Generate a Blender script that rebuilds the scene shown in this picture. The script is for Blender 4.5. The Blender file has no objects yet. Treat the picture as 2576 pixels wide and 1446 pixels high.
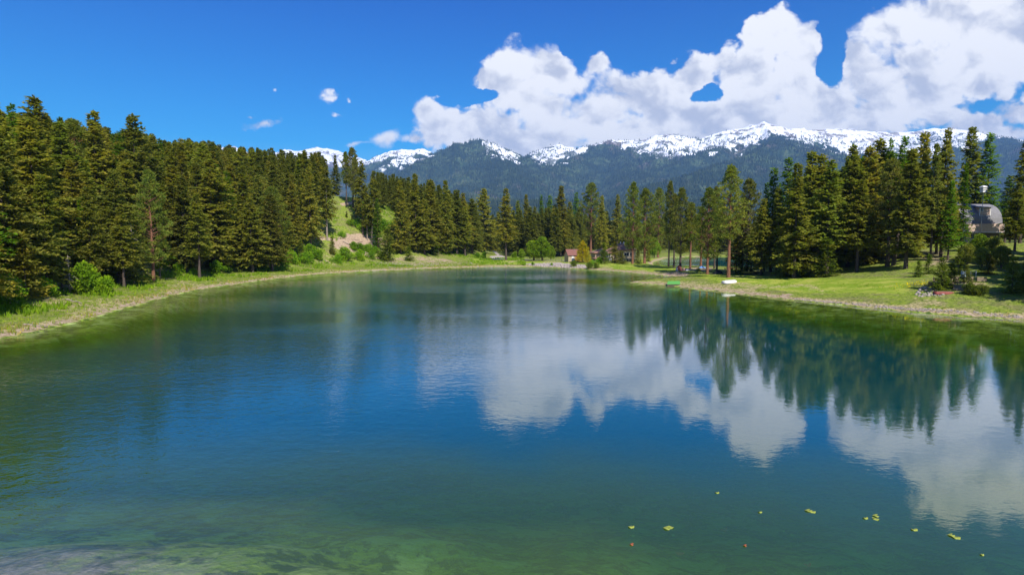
import bpy, math, random
import numpy as np
from mathutils import Vector, Matrix
random.seed(7); RS = np.random.RandomState(11)
sc = bpy.context.scene
COL = sc.collection
rad = math.radians
# ------------------------------------------------------------------ camera
F, PITCH, CZ = 1430.0, rad(4.7), 9.0
cam = bpy.data.cameras.new('camera'); cam.sensor_width = 36; cam.lens = F/2576*36
cam.clip_start = .5; cam.clip_end = 60000
camo = bpy.data.objects.new('camera', cam); COL.objects.link(camo)
camo.location = (0, 0, CZ); camo.rotation_euler = (rad(90)-PITCH, 0, 0)
sc.camera = camo
# ------------------------------------------------------------------ light
SUN_EL, SUN_AZ = 46, 157
sc.render.engine = 'CYCLES'
sc.view_settings.view_transform = 'Standard'; sc.view_settings.look = 'None'
sc.view_settings.gamma = 1; sc.view_settings.use_curve_mapping = False
sc.view_settings.exposure = 0.5
cy = sc.cycles
cy.max_bounces = 6; cy.diffuse_bounces = 2; cy.glossy_bounces = 3; cy.transmission_bounces = 4
cy.transparent_max_bounces = 8; cy.volume_bounces = 0; cy.use_denoising = True
cy.sample_clamp_indirect = 4
sv = Vector((math.sin(rad(SUN_AZ))*math.cos(rad(SUN_EL)), math.cos(rad(SUN_AZ))*math.cos(rad(SUN_EL)), math.sin(rad(SUN_EL))))
sl = bpy.data.lights.new('sun', 'SUN'); sl.energy = 4.9; sl.angle = rad(.5); sl.color = (1, .95, .87)
so = bpy.data.objects.new('sun', sl); COL.objects.link(so)
so.rotation_euler = sv.to_track_quat('Z', 'Y').to_euler(); so.location = (0, -60, 200)

class NT:
    """small helper for node trees"""
    def __init__(s, tree): s.t = tree; s.n = tree.nodes; s.l = tree.links
    def new(s, ty, **kw):
        n = s.n.new(ty)
        for k, v in kw.items(): setattr(n, k, v)
        return n
    def put(s, sock, v):
        if v is None: return
        if isinstance(v, bpy.types.NodeSocket): s.l.new(v, sock)
        else: sock.default_value = v
    def math(s, op, a, b=None, c=None, clamp=False):
        n = s.new('ShaderNodeMath', operation=op, use_clamp=clamp)
        for i, v in enumerate((a, b, c)): s.put(n.inputs[i], v)
        return n.outputs[0]
    def vmath(s, op, a, b=None, out=0):
        n = s.new('ShaderNodeVectorMath', operation=op); s.put(n.inputs[0], a)
        if b is not None: s.put(n.inputs[3] if op == 'SCALE' else n.inputs[1], b)
        return n.outputs[out]
    def noise(s, vec, scale, detail=3, rough=.55, dist=0, w=None, lac=2.0):
        n = s.new('ShaderNodeTexNoise'); s.put(n.inputs['Vector'], vec)
        n.inputs['Scale'].default_value = scale; n.inputs['Detail'].default_value = detail
        n.inputs['Roughness'].default_value = rough; n.inputs['Distortion'].default_value = dist
        n.inputs['Lacunarity'].default_value = lac
        return n.outputs[0]
    def ramp(s, v, a, b, c=0., d=1., smooth=True):
        n = s.new('ShaderNodeMapRange', interpolation_type='SMOOTHSTEP' if smooth else 'LINEAR')
        n.inputs[1].default_value = a; n.inputs[2].default_value = b
        n.inputs[3].default_value = c; n.inputs[4].default_value = d
        s.put(n.inputs[0], v); return n.outputs[0]
    def mix(s, f, a, b, ty='MIX'):
        n = s.new('ShaderNodeMix', data_type='RGBA', blend_type=ty); n.clamp_factor = True
        s.put(n.inputs[0], f)
        for i, v in ((6, a), (7, b)):
            if isinstance(v, tuple) and len(v) == 3: v = (*v, 1)
            s.put(n.inputs[i], v)
        return n.outputs[2]
    def attr(s, name): return s.new('ShaderNodeAttribute', attribute_name=name)

def unproj_dir(px, py):
    dx = (px-1288)/F; dy = (723-py)/F
    return dx, math.cos(PITCH)+dy*math.sin(PITCH), dy*math.cos(PITCH)-math.sin(PITCH)
def uv(px, py):
    x, y, z = unproj_dir(px, py); return x/y, z/y

# ------------------------------------------------------------------ world: sky and clouds
w = bpy.data.worlds.new('World'); sc.world = w; w.use_nodes = True
t = NT(w.node_tree); t.n.clear()
sky = t.new('ShaderNodeTexSky', sky_type='NISHITA', sun_disc=False)
sky.sun_elevation = rad(SUN_EL); sky.sun_rotation = rad(SUN_AZ); sky.altitude = 1000
sky.air_density = 1.0; sky.dust_density = .25; sky.ozone_density = 3.0
hs = t.new('ShaderNodeHueSaturation'); hs.inputs['Saturation'].default_value = 1.7; hs.inputs['Hue'].default_value = .503
hs.inputs['Value'].default_value = 1.0
t.l.new(sky.outputs[0], hs.inputs['Color'])
tc = t.new('ShaderNodeTexCoord'); sep = t.new('ShaderNodeSeparateXYZ'); t.l.new(tc.outputs['Generated'], sep.inputs[0])
skyt = t.mix(t.ramp(sep.outputs[2], .04, .42, smooth=False), (1.9, 1.50, 1.16), (.04, .74, 1.26))   # deeper and clearer away from the horizon
skyc = t.mix(1, hs.outputs[0], skyt, 'MULTIPLY')
bg1 = t.new('ShaderNodeBackground'); t.l.new(skyc, bg1.inputs[0]); bg1.inputs[1].default_value = .088
X, Y, Z = sep.outputs
Yc = t.math('MAXIMUM', Y, .08)
U = t.math('DIVIDE', X, Yc); V = t.math('DIVIDE', Z, Yc)
cb = t.new('ShaderNodeCombineXYZ'); t.l.new(U, cb.inputs[0]); t.l.new(V, cb.inputs[1]); P = cb.outputs[0]
blobs = [(985,345,66,54,.45),(1040,350,50,30,.6),(1180,360,120,40,1),(1350,360,160,45,1),(1450,340,120,50,1),(1680,300,110,60,1),(1085,300,52,42,1),(1135,335,95,50,1),(1225,330,100,60,1),(1238,186,52,40,1),(1300,166,66,48,1),
 (1375,166,66,46,1),(1290,240,75,55,1),(1420,205,60,45,1),(1400,290,125,75,1),(1510,158,62,58,.32),(1500,275,95,60,1),(1595,240,85,62,1),
 (1688,152,85,52,.22),(1650,215,70,55,1),(1600,335,150,50,1),(1745,200,66,52,1),(1790,168,50,40,.5),(1960,66,62,48,1),(1918,100,62,66,1),(1985,120,76,75,1),
 (2045,108,36,34,1),(1890,190,95,80,1),(1980,205,80,70,1),(1860,285,120,75,1),(2000,300,110,70,1),(2155,150,62,58,1),(2215,100,75,70,1),
 (2290,60,85,70,1),(2420,50,130,95,1),(2560,60,130,110,1),(2200,205,95,62,1),(2320,165,120,85,1),(2450,150,120,80,1),(2590,150,110,60,1),
 (2110,250,110,62,1),(2230,280,140,50,1),(2330,235,110,45,1),(2440,215,110,30,1),(1750,330,120,50,1),(2110,330,130,45,1),(2350,290,80,24,.9),
 (2470,310,75,30,1),(2570,290,80,42,1),(2520,345,120,30,1),(2720,120,180,90,1),(2760,280,140,60,1),(2780,-60,220,110,1),(2560,-70,180,90,1),
 (664,306,110,28,.20),(832,251,80,32,.22),(695,219,48,24,.14),(657,243,34,18,.1),(550,268,66,22,.05),(872,252,36,20,.08),(840,280,48,18,.1),(1108,240,38,22,.1),(890,361,130,22,.08),(570,275,30,14,-.05),
 (1572,150,34,30,.05),(895,200,30,20,-.08),(625,282,40,16,-.04)]
holes = [(1780,238,58,40),(1200,236,95,34),(2092,140,50,105),(2076,170,34,50),(2072,84,34,50),(1570,112,90,36),(1440,118,56,34)]
def blobfield(lst, sub=None):
    acc = None
    for b in lst:
        x, y, rx, ry = b[:4]; u0, v0 = uv(x, y)
        d = t.vmath('SUBTRACT', P, (u0, v0, 0)); d = t.vmath('MULTIPLY', d, (F/rx, F/ry, 0))
        ln = t.vmath('LENGTH', d, out=1)
        amp = b[4] if len(b) > 4 else 1
        # q = amp*(1-len) ; kept linear outside so that noise can grow tufts
        q = t.math('MULTIPLY_ADD', ln, -1.0, 1.0)
        if amp != 1: q = t.math('ADD', t.math('MULTIPLY', q, 1.0), amp-1.0)
        if acc is None: acc = q
        else:
            n = t.new('ShaderNodeMath', operation='SMOOTH_MAX'); t.put(n.inputs[0], acc); t.put(n.inputs[1], q); n.inputs[2].default_value = .28
            acc = n.outputs[0]
    return acc
P0 = P
wA = t.new('ShaderNodeTexNoise'); t.put(wA.inputs['Vector'], P0); wA.inputs['Scale'].default_value = 11; wA.inputs['Detail'].default_value = 7; wA.inputs['Roughness'].default_value = .62
P = t.vmath('ADD', P0, t.vmath('SCALE', t.vmath('SUBTRACT', wA.outputs[1], (.5, .5, .5)), .060))
field = blobfield(blobs); hole = blobfield(holes); P = P0
field = t.math('MINIMUM', t.math('ADD', field, .44), 1.0)
nv = t.vmath('MULTIPLY', P, (1, 1.25, 1))
warp = t.new('ShaderNodeTexNoise'); t.put(warp.inputs['Vector'], nv); warp.inputs['Scale'].default_value = 6; warp.inputs['Detail'].default_value = 2
wv = t.vmath('SCALE', t.vmath('SUBTRACT', warp.outputs[1], (.5, .5, .5)), .07)
warp2 = t.new('ShaderNodeTexNoise'); t.put(warp2.inputs['Vector'], P); warp2.inputs['Scale'].default_value = 34; warp2.inputs['Detail'].default_value = 4
warp2.inputs['Roughness'].default_value = .6
wv2 = t.vmath('SCALE', t.vmath('SUBTRACT', warp2.outputs[1], (.5, .5, .5)), .020)
nv = t.vmath('ADD', t.vmath('ADD', nv, wv), wv2)
def billow(vec):
    a = t.noise(vec, 9, 9, .58)
    vo = t.new('ShaderNodeTexVoronoi', feature='SMOOTH_F1'); t.put(vo.inputs['Vector'], vec); vo.inputs['Scale'].default_value = 17
    vo.inputs['Smoothness'].default_value = .35; vo.inputs['Detail'].default_value = 3; vo.inputs['Roughness'].default_value = .5
    b = t.math('MULTIPLY_ADD', vo.outputs[0], -.62, .62)
    return t.math('ADD', t.math('MULTIPLY', a, .8), b)
b0 = billow(nv)
b1 = billow(t.vmath('ADD', nv, (.010, .020, 0)))
b2 = t.noise(nv, 5, 4, .5); b3 = t.noise(t.vmath('ADD', nv, (.02, .05, 0)), 5, 4, .5)
dens = t.math('ADD', field, t.math('MULTIPLY', t.math('SUBTRACT', b0, .74), 1.15))
dens = t.math('SUBTRACT', dens, t.math('MULTIPLY', t.math('MAXIMUM', t.math('ADD', hole, -.22), 0), 2.0))
edge = t.noise(nv, 3.5, 2, .5)
hi = t.ramp(edge, .35, .65, .16, .50)
alpha = t.new('ShaderNodeMapRange', interpolation_type='SMOOTHSTEP'); t.put(alpha.inputs[0], dens)
alpha.inputs[1].default_value = -.06; t.put(alpha.inputs[2], hi)
front = t.ramp(Y, .1, .2)
alpha_f = t.math('MULTIPLY', alpha.outputs[0], front)
# the rest of the sky: scattered fair weather clouds of the same kind
gn = t.noise(tc.outputs['Generated'], 2.6, 8, .56)
side = t.ramp(Y, .25, -.15); upw = t.ramp(Z, .02, .25)
alpha_g = t.math('MULTIPLY', t.math('MULTIPLY', t.ramp(gn, .56, .64), side), t.math('MULTIPLY', upw, .9))
A = t.math('MAXIMUM', alpha_f, alpha_g)
nA = t.noise(nv, 13, 6, .55); nB = t.noise(t.vmath('ADD', nv, (.012, .030, 0)), 13, 6, .55)
sh = t.math('ADD', t.math('MULTIPLY', t.math('SUBTRACT', nA, nB), 1.9), t.math('MULTIPLY', t.math('SUBTRACT', b2, b3), 2.2))
sh = t.math('ADD', sh, t.math('MULTIPLY', t.math('SUBTRACT', b0, b1), .7))
core = t.ramp(dens, .15, 1.1, .12, -.10)
low = t.ramp(V, .10, .42, -.17, .08, smooth=False)
shade = t.math('ADD', t.math('ADD', t.math('ADD', sh, core), low), .78, clamp=True)  # sunlit and shaded sides of the clouds are painted into their colour
cc = t.mix(t.ramp(shade, .27, .98), (.45, .48, .57), (.80, .80, .81))
bg2 = t.new('ShaderNodeBackground'); t.l.new(cc, bg2.inputs[0]); bg2.inputs[1].default_value = 1.0
ms = t.new('ShaderNodeMixShader'); t.put(ms.inputs[0], A); t.l.new(bg1.outputs[0], ms.inputs[1]); t.l.new(bg2.outputs[0], ms.inputs[2])
wo = t.new('ShaderNodeOutputWorld'); t.l.new(ms.outputs[0], wo.inputs[0])
w.cycles.sampling_method = 'MANUAL'; w.cycles.sample_map_resolution = 512

# ------------------------------------------------------------------ helpers
def tag(o, label=None, cat=None, group=None, kind=None):
    if label: o['label'] = label
    if cat: o['category'] = cat
    if group: o['group'] = group
    if kind: o['kind'] = kind
    return o
def thing(name, label, cat, loc=(0,0,0), rz=0, group=None, s=1.0):
    o = bpy.data.objects.new(name, None); COL.objects.link(o); o.empty_display_size = .3
    o.location = loc; o.rotation_euler = (0, 0, rz); o.scale = (s, s, s)
    return tag(o, label, cat, group)
def link(name, me, mat=None, parent=None, loc=None):
    o = bpy.data.objects.new(name, me); COL.objects.link(o)
    if mat is not None and len(me.materials) == 0: me.materials.append(mat)
    if parent is not None: o.parent = parent
    if loc is not None: o.location = loc
    return o
def mesh_np(name, V, Fc, smooth=False, attrs=None):
    """V Nx3 array, Fc list of index arrays (Mx3 or Mx4)"""
    if not isinstance(Fc, list): Fc = [Fc]
    Fc = [np.asarray(f, dtype=np.int32) for f in Fc if len(f)]
    me = bpy.data.meshes.new(name); V = np.asarray(V, dtype=np.float32)
    me.vertices.add(len(V)); me.vertices.foreach_set('co', V.ravel())
    nl = sum(f.size for f in Fc); npoly = sum(len(f) for f in Fc)
    me.loops.add(nl); me.polygons.add(npoly)
    me.loops.foreach_set('vertex_index', np.concatenate([f.ravel() for f in Fc]))
    ls = []; s = 0
    for f in Fc: ls.append(s+np.arange(len(f))*f.shape[1]); s += f.size
    me.polygons.foreach_set('loop_start', np.concatenate(ls).astype(np.int32))
    if smooth: me.polygons.foreach_set('use_smooth', np.ones(npoly, bool))
    me.update(calc_edges=True)
    for k, a in (attrs or {}).items():
        at = me.attributes.new(k, 'FLOAT', 'POINT'); at.data.foreach_set('value', np.asarray(a, np.float32).ravel())
    return me
class MB:
    """collects simple solids"""
    def __init__(s): s.v = []; s.f = []
    def add(s, vs, fs):
        n = len(s.v); s.v += [tuple(v) for v in vs]; s.f += [tuple(i+n for i in f) for f in fs]; return s
    def box(s, c, d, M=None):
        x, y, z = d[0]/2, d[1]/2, d[2]/2
        vs = [Vector((i*x, j*y, k*z)) for k in (-1,1) for j in (-1,1) for i in (-1,1)]
        if M is not None: vs = [M @ v for v in vs]
        vs = [v+Vector(c) for v in vs]
        return s.add(vs, [(0,2,3,1),(4,5,7,6),(0,1,5,4),(2,6,7,3),(0,4,6,2),(1,3,7,5)])
    def tube(s, a, b, r0, r1=None, n=6, cap=True):
        r1 = r0 if r1 is None else r1; a, b = Vector(a), Vector(b); d = (b-a).normalized()
        q = d.to_track_quat('Z', 'Y'); vs = []
        for p, r in ((a, r0), (b, r1)):
            for i in range(n):
                an = 2*math.pi*i/n; vs.append(p+q @ Vector((r*math.cos(an), r*math.sin(an), 0)))
        fs = [(i, (i+1)%n, n+(i+1)%n, n+i) for i in range(n)]
        if cap: fs += [tuple(reversed(range(n))), tuple(range(n, 2*n))]
        return s.add(vs, fs)
    def mesh(s, name, smooth=False):
        me = bpy.data.meshes.new(name); me.from_pydata(s.v, [], s.f)
        if smooth: me.polygons.foreach_set('use_smooth', [True]*len(me.polygons))
        me.update(); return me
    def build(s, name, mat, parent=None, smooth=False): return link(name, s.mesh(name, smooth), mat, parent)

def hash2(ix, iy, seed):
    n = (ix.astype(np.int64)*374761393 + iy.astype(np.int64)*668265263 + seed*974711) & 0xffffffff
    n = ((n ^ (n >> 13))*1274126177) & 0xffffffff
    return ((n ^ (n >> 16)) & 0xffff)/65535.0
def vnoise(x, y, seed=0):
    ix, iy = np.floor(x), np.floor(y); fx, fy = x-ix, y-iy
    fx = fx*fx*fx*(fx*(fx*6-15)+10); fy = fy*fy*fy*(fy*(fy*6-15)+10)
    a = hash2(ix, iy, seed); b = hash2(ix+1, iy, seed); c = hash2(ix, iy+1, seed); d = hash2(ix+1, iy+1, seed)
    return (a*(1-fx)+b*fx)*(1-fy)+(c*(1-fx)+d*fx)*fy
def fbm(x, y, oct=4, seed=0, rough=.5, ridged=False):
    s = 0; a = 1; n = 0
    for i in range(oct):
        v = vnoise(x*2**i+17.3*i, y*2**i-9.1*i, seed+i)
        if ridged: v = 1-abs(2*v-1)
        s = s+a*v; n += a; a *= rough
    return s/n
def sst(x): x = np.clip(x, 0, 1); return x*x*(3-2*x)

# ------------------------------------------------------------------ shorelines (world metres)
def gp(px, py, z=0.):
    x, y, zz = unproj_dir(px, py); k = (z-CZ)/zz; return (x*k, y*k)
def catmull(pts, n=6, closed=True):
    P = [np.array(p) for p in pts]; out = []; N = len(P)
    rng = range(N) if closed else range(N-1)
    for i in rng:
        g = (lambda k: P[k % N]) if closed else (lambda k: P[min(max(k, 0), N-1)])
        p0, p1, p2, p3 = g(i-1), g(i), g(i+1), g(i+2)
        for j in range(n):
            u = j/n; out.append(.5*((2*p1)+(-p0+p2)*u+(2*p0-5*p1+4*p2-p3)*u*u+(-p0+3*p1-3*p2+p3)*u**3))
    if not closed: out.append(P[-1])
    return np.array(out)
left_px = [(0,853),(60,840),(120,829),(240,799),(380,758),(500,729),(640,709),(760,694),(900,684),(1050,677),(1180,673)]
far_px = [(1300,671),(1400,673),(1470,677),(1560,684),(1640,691),(1700,697)]
near_px = [(1640,704.5),(1584,711),(1640,715.5),(1700,721),(1850,738),(2000,756),(2200,776),(2400,794),(2576,805)]
LEFT = [gp(*p) for p in left_px]; RIGHT = [gp(*p) for p in near_px[3:]]
lake_pts = [(-47,35),(-37,20),(-28,11),(-19,5.5),(-8,1),(8,-6),(30,-10),(55,-5),(72,15),(74,38),(67,54)]
main_poly = catmull([(-50,46)]+LEFT+[gp(*p) for p in far_px]+[gp(*p) for p in near_px]+lake_pts[::-1], 6)
pond_poly = catmull([(52,196),(62,189),(78,186),(100,186),(130,200),(165,240),(160,300),(135,322),(105,318),(84,300),(68,262),(56,226)], 6)
LEFTL = catmull([(-75,-40),(-62,10),(-54,40)]+LEFT, 5, closed=False)
RIGHTL = catmull(RIGHT[1:]+[(74,38),(78,10)], 5, closed=False)
def seg_dist(x, y, L, closed):
    A = L; B = np.roll(L, -1, 0) if closed else L[1:]; A = A if closed else L[:-1]
    d = np.full(x.shape, 1e9)
    for a, b in zip(A, B):
        vx, vy = b-a; l2 = vx*vx+vy*vy+1e-9
        k = np.clip(((x-a[0])*vx+(y-a[1])*vy)/l2, 0, 1)
        d = np.minimum(d, (x-a[0]-k*vx)**2+(y-a[1]-k*vy)**2)
    return np.sqrt(d)
def inside(x, y, L):
    c = np.zeros(x.shape, bool); B = np.roll(L, -1, 0)
    for a, b in zip(L, B):
        m = ((a[1] > y) != (b[1] > y)); xx = (b[0]-a[0])*(y-a[1])/((b[1]-a[1]) if b[1] != a[1] else 1e-9)+a[0]
        c ^= m & (x < xx)
    return c
def sdist(x, y, L):
    d = seg_dist(x, y, L, True); return np.where(inside(x, y, L), -d, d)
def fields(x, y):
    dm = sdist(x, y, main_poly); dp = sdist(x, y, pond_poly)
    dm = dm + (fbm(x/3.0, y/3.0, 3, 5)-.5)*1.0*np.clip(1-abs(dm)/12, 0, 1)
    return dm, dp
def height(x, y):
    x = np.asarray(x, float); y = np.asarray(y, float)
    dm, dp = fields(x, y); d = np.minimum(dm, dp)
    dc = np.maximum(d, 0)
    land = 1.15*(1-np.exp(-dc/9.0)) + .22*(1-np.exp(-dc/1.2))
    land = land + np.clip(dc/10, 0, 1)*(fbm(x/14, y/14, 3, 2)-.5)*.7
    dl = seg_dist(x, y, LEFTL, False); dr = seg_dist(x, y, RIGHTL, False)
    yy = np.maximum(y, 1.)
    fx = sst((-8-x)/58)*sst((420-y)/120)
    leftside = (dm > 0) & (x < 5)
    hl = 25.5*sst((dl-9)/58)*fx*(1+.10*(fbm(x/40, y/40, 3, 9)-.5)*2)
    hl = hl+fx*sst((dl-9)/25)*(fbm(x/9, y/9, 3, 21)-.5)*1.6
    # the bare knoll with its step cut for the track
    hl = np.where(leftside, hl, 0)
    u = np.where(y > 1, x/yy, 9.)
    fr = sst((u-.40)/.32)
    hr = 6.9*np.clip(dr/60, 0, 1.0)**1.3*fr*np.clip((dp)/12, 0, 1)
    hr = np.where((dm > 0) & (x > 20), hr, 0)
    near = np.where((y < 20) & (dm > 0), 2.5*sst(dm/30), 0)
    far = 18*sst((np.hypot(x, y)-420)/1400)
    z = land+hl+hr+near+far
    # lake bed
    s = -d
    shelf = .35+.65*sst((fbm(x/30, y/30, 2, 33)-.3)/.4)
    rightshore = sst((x-20)/30)*sst((110-y)/40)
    depth = 7.0*(1-np.exp(-np.maximum(s-3.5-6*rightshore, 0)/(14.0+52*rightshore)))+np.minimum(s, 5)*.09
    fore = np.exp(-((y-8)/18.0)**4)*sst((45-abs(x-8))/30)
    target = np.clip(.55+.16*np.maximum(y-13, 0)+.035*np.clip(x+12, 0, 30), .3, 9)+1.9*(fbm(x/2.6, y/2.6, 4, 44)-.5)
    depth = depth*(1-fore)+np.minimum(depth, target)*fore
    bl = np.exp(-(((x+14)/12.0)**2+((y-11)/8.0)**2)**2)
    depth = depth*(1-bl)+np.minimum(depth, .22)*bl
    depth = np.maximum(depth, .12*np.clip(s/2, 0, 1)); depth = np.maximum(depth+(fbm(x/2.2, y/2.2, 3, 8)-.5)*.25*np.clip(s/3, 0, 1), .02)
    z = np.where(d < 0, -depth, z)
    return z
def hit(px, py):
    """where the view ray through a pixel of the photograph meets the ground"""
    dx, dy, dz = unproj_dir(px, py)
    k = np.concatenate([np.arange(20, 420, .5), np.arange(420, 900, 4)])
    z = height(dx*k, dy*k); below = (CZ+dz*k) <= z
    i = int(np.argmax(below)) if below.any() else None
    if i is None: i = int(np.argmin(abs(CZ+dz*k-z)))
    return dx*k[i], dy*k[i], float(z[i])
def pixel_of(x, y, z):
    yc = y*math.cos(PITCH)-(z-CZ)*math.sin(PITCH); zc = (z-CZ)*math.cos(PITCH)+y*math.sin(PITCH)
    # forward = (0,cos,-sin), up = (0,sin,cos)
    return 1288+F*x/yc, 723-F*zc/yc

# ------------------------------------------------------------------ materials
def mat(name):
    m = bpy.data.materials.new(name); m.use_nodes = True; T = NT(m.node_tree); T.n.clear()
    out = T.new('ShaderNodeOutputMaterial'); return m, T, out
def simple(name, col, rough=.7, var=.15, scale=6, metal=0, bump=0, stretch=None):
    m, T, out = mat(name)
    p = T.new('ShaderNodeBsdfPrincipled'); p.inputs['Roughness'].default_value = rough; p.inputs['Metallic'].default_value = metal
    tcn = T.new('ShaderNodeTexCoord'); vec = tcn.outputs['Object']
    if stretch: vec = T.vmath('MULTIPLY', vec, stretch)
    n = T.noise(vec, scale, 5, .6)
    lo = tuple(c*(1-var) for c in col); hi2 = tuple(min(1, c*(1+var)) for c in col)
    c = T.mix(T.ramp(n, .3, .7), lo, hi2); T.l.new(c, p.inputs['Base Color'])
    if bump:
        b = T.new('ShaderNodeBump'); b.inputs['Strength'].default_value = bump; b.inputs['Distance'].default_value = .05
        T.l.new(n, b.inputs['Height']); T.l.new(b.outputs[0], p.inputs['Normal'])
    T.l.new(p.outputs[0], out.inputs[0]); return m
def foliage_mat(name, trans=.25):
    """leaf colour = object colour, varied per clump and lighter towards branch tips and clump tops"""
    m, T, out = mat(name)
    oi = T.new('ShaderNodeObjectInfo'); at = T.attr('rnd'); geo = T.new('ShaderNodeTexCoord')
    n = T.noise(geo.outputs['Object'], .9, 2, .5)
    base = oi.outputs['Color']
    c = T.mix(T.math('MULTIPLY', at.outputs['Fac'], .9), base, T.mix(1, base, (1.6, 1.62, .85), 'MULTIPLY'))
    c = T.mix(T.ramp(n, .35, .65), T.mix(1, c, (.75, .85, .9), 'MULTIPLY'), T.mix(1, c, (1.2, 1.1, .95), 'MULTIPLY'))
    d = T.new('ShaderNodeBsdfDiffuse'); tr = T.new('ShaderNodeBsdfTranslucent')
    T.l.new(c, d.inputs[0]); T.l.new(T.mix(1, c, (1.1, 1.2, .6), 'MULTIPLY'), tr.inputs[0])
    mx = T.new('ShaderNodeMixShader'); mx.inputs[0].default_value = trans
    T.l.new(d.outputs[0], mx.inputs[1]); T.l.new(tr.outputs[0], mx.inputs[2]); T.l.new(mx.outputs[0], out.inputs[0])
    return m
M = {}
M['needle'] = foliage_mat('needles', .48); M['leaf'] = foliage_mat('leaves', .35)
M['bark'] = simple('bark_grey_brown', (.085, .062, .047), .9, .35, 5, bump=.6, stretch=(3, 3, .6))
M['bark_red'] = simple('bark_red_brown', (.19, .085, .045), .9, .4, 4, bump=.6, stretch=(3, 3, .6))
M['bark_pale'] = simple('bark_pale', (.26, .21, .16), .9, .3, 5, bump=.5, stretch=(3, 3, .6))
M['deadwood'] = simple('dead_wood', (.30, .25, .20), .9, .3, 4, stretch=(1, 1, 3))
M['rock'] = simple('rock', (.33, .28, .245), .9, .3, 2.2, bump=.4)
M['tan'] = simple('tan_siding', (.42, .34, .22), .8, .08, 3)
M['pink'] = simple('pink_beige_siding', (.50, .36, .28), .8, .06, 3)
M['white'] = simple('white_paint', (.72, .70, .67), .6, .06, 3)
M['roof_red'] = simple('red_brown_shingles', (.20, .085, .065), .9, .18, 5)
M['roof_brown'] = simple('brown_shingles', (.26, .14, .09), .9, .2, 5)
M['roof_grey'] = simple('grey_shingles', (.20, .195, .20), .9, .14, 2.5)
M['glass'] = simple('window_glass', (.03, .04, .05), .08, .1, 2)
M['orange'] = simple('orange_wood_door', (.48, .21, .08), .7, .12, 3)
M['dark'] = simple('dark_cloth', (.02, .02, .022), .8, .3, 4)
M['blue'] = simple('blue_tarp', (.10, .28, .62), .6, .12, 3)
M['teal'] = simple('teal_fabric', (.03, .42, .36), .7, .1, 3)
M['green'] = simple('green_turf_dock', (.10, .34, .06), .8, .08, 8)
M['yellow'] = simple('yellow_plastic', (.62, .42, .05), .5, .1, 5)
M['redc'] = simple('maroon_cloth', (.16, .05, .04), .9, .35, 3)
M['wood'] = simple('weathered_wood', (.36, .28, .19), .9, .25, 3, stretch=(1, 1, 5))
M['wood_and_shade'] = simple('dark_weathered_wood_and_shade', (.10, .075, .055), .9, .3, 3)  # real dark wood, also the painted shade of barn and birdhouse openings
M['metal'] = simple('grey_metal', (.45, .45, .46), .4, .05, 3, metal=.6)
M['lily'] = simple('lily_pad', (.30, .34, .05), .45, .25, 5)
M['lily_red'] = simple('red_lily_leaf', (.36, .10, .035), .6, .25, 5)

# ground
m, T, out = mat('ground'); M['ground'] = m
geo = T.new('ShaderNodeNewGeometry'); pos = geo.outputs['Position']
a_dry, a_dirt, a_gravel, a_bed, a_lawn = [T.attr(k).outputs['Fac'] for k in ('dry', 'dirt', 'gravel', 'bed', 'lawn')]
nf = T.noise(pos, 2.3, 6, .65); nm = T.noise(pos, .35, 5, .6); nl = T.noise(pos, .08, 4, .55)
grass = T.mix(T.ramp(nf, .35, .68), (.10, .16, .016), (.29, .34, .05))
grass = T.mix(T.ramp(nm, .42, .62), grass, T.mix(T.ramp(nf, .3, .7), (.10, .12, .03), (.27, .26, .09)))
lawn = T.mix(T.ramp(nm, .4, .65), (.19, .28, .02), (.34, .37, .06))
dry = T.mix(T.ramp(nf, .38, .62), (.16, .17, .045), (.50, .40, .21))
dirt = T.mix(T.ramp(nf, .3, .7), (.27, .19, .12), (.48, .37, .26))
gravel = T.mix(T.ramp(T.noise(pos, 5, 4, .7), .35, .65), (.26, .22, .19), (.60, .54, .49))
sep2 = T.new('ShaderNodeSeparateXYZ'); T.l.new(pos, sep2.inputs[0])
def wmask(a, k=.9): return T.ramp(T.math('ADD', a, T.math('MULTIPLY', T.math('SUBTRACT', T.math('ADD', T.math('MULTIPLY', nf, .5), T.math('MULTIPLY', nm, .5)), .5), k)), .38, .62)
c = T.mix(wmask(a_lawn), grass, lawn)
c = T.mix(wmask(a_dry, 1.6), c, dry); c = T.mix(wmask(a_dirt, 1.2), c, dirt); c = T.mix(wmask(a_gravel, 1.0), c, gravel)
# lake bed: pale silt, green algae and dark weed
bn = T.noise(pos, 1.0, 6, .68); bn2 = T.noise(pos, .42, 6, .62)
bed = T.mix(T.ramp(bn, .45, .56), (.06, .11, .018), (.27, .38, .045))
bed = T.mix(T.ramp(bn2, .52, .60), bed, (.42, .52, .16))
silt = T.mix(T.ramp(nf, .3, .7), (.20, .17, .14), (.44, .38, .32))
bed = T.mix(T.ramp(T.math('ADD', T.attr('silt').outputs['Fac'], T.math('MULTIPLY', T.math('SUBTRACT', nf, .5), .9)), .25, .85), bed, silt)
c = T.mix(T.ramp(a_bed, .3, .7), c, bed)
p = T.new('ShaderNodeBsdfPrincipled'); p.inputs['Roughness'].default_value = .95; p.inputs['Specular IOR Level'].default_value = .1
T.l.new(c, p.inputs['Base Color'])
b = T.new('ShaderNodeBump'); b.inputs['Strength'].default_value = .8; b.inputs['Distance'].default_value = .25
T.l.new(nf, b.inputs['Height']); T.l.new(b.outputs[0], p.inputs['Normal']); T.l.new(p.outputs[0], out.inputs[0])

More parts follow.
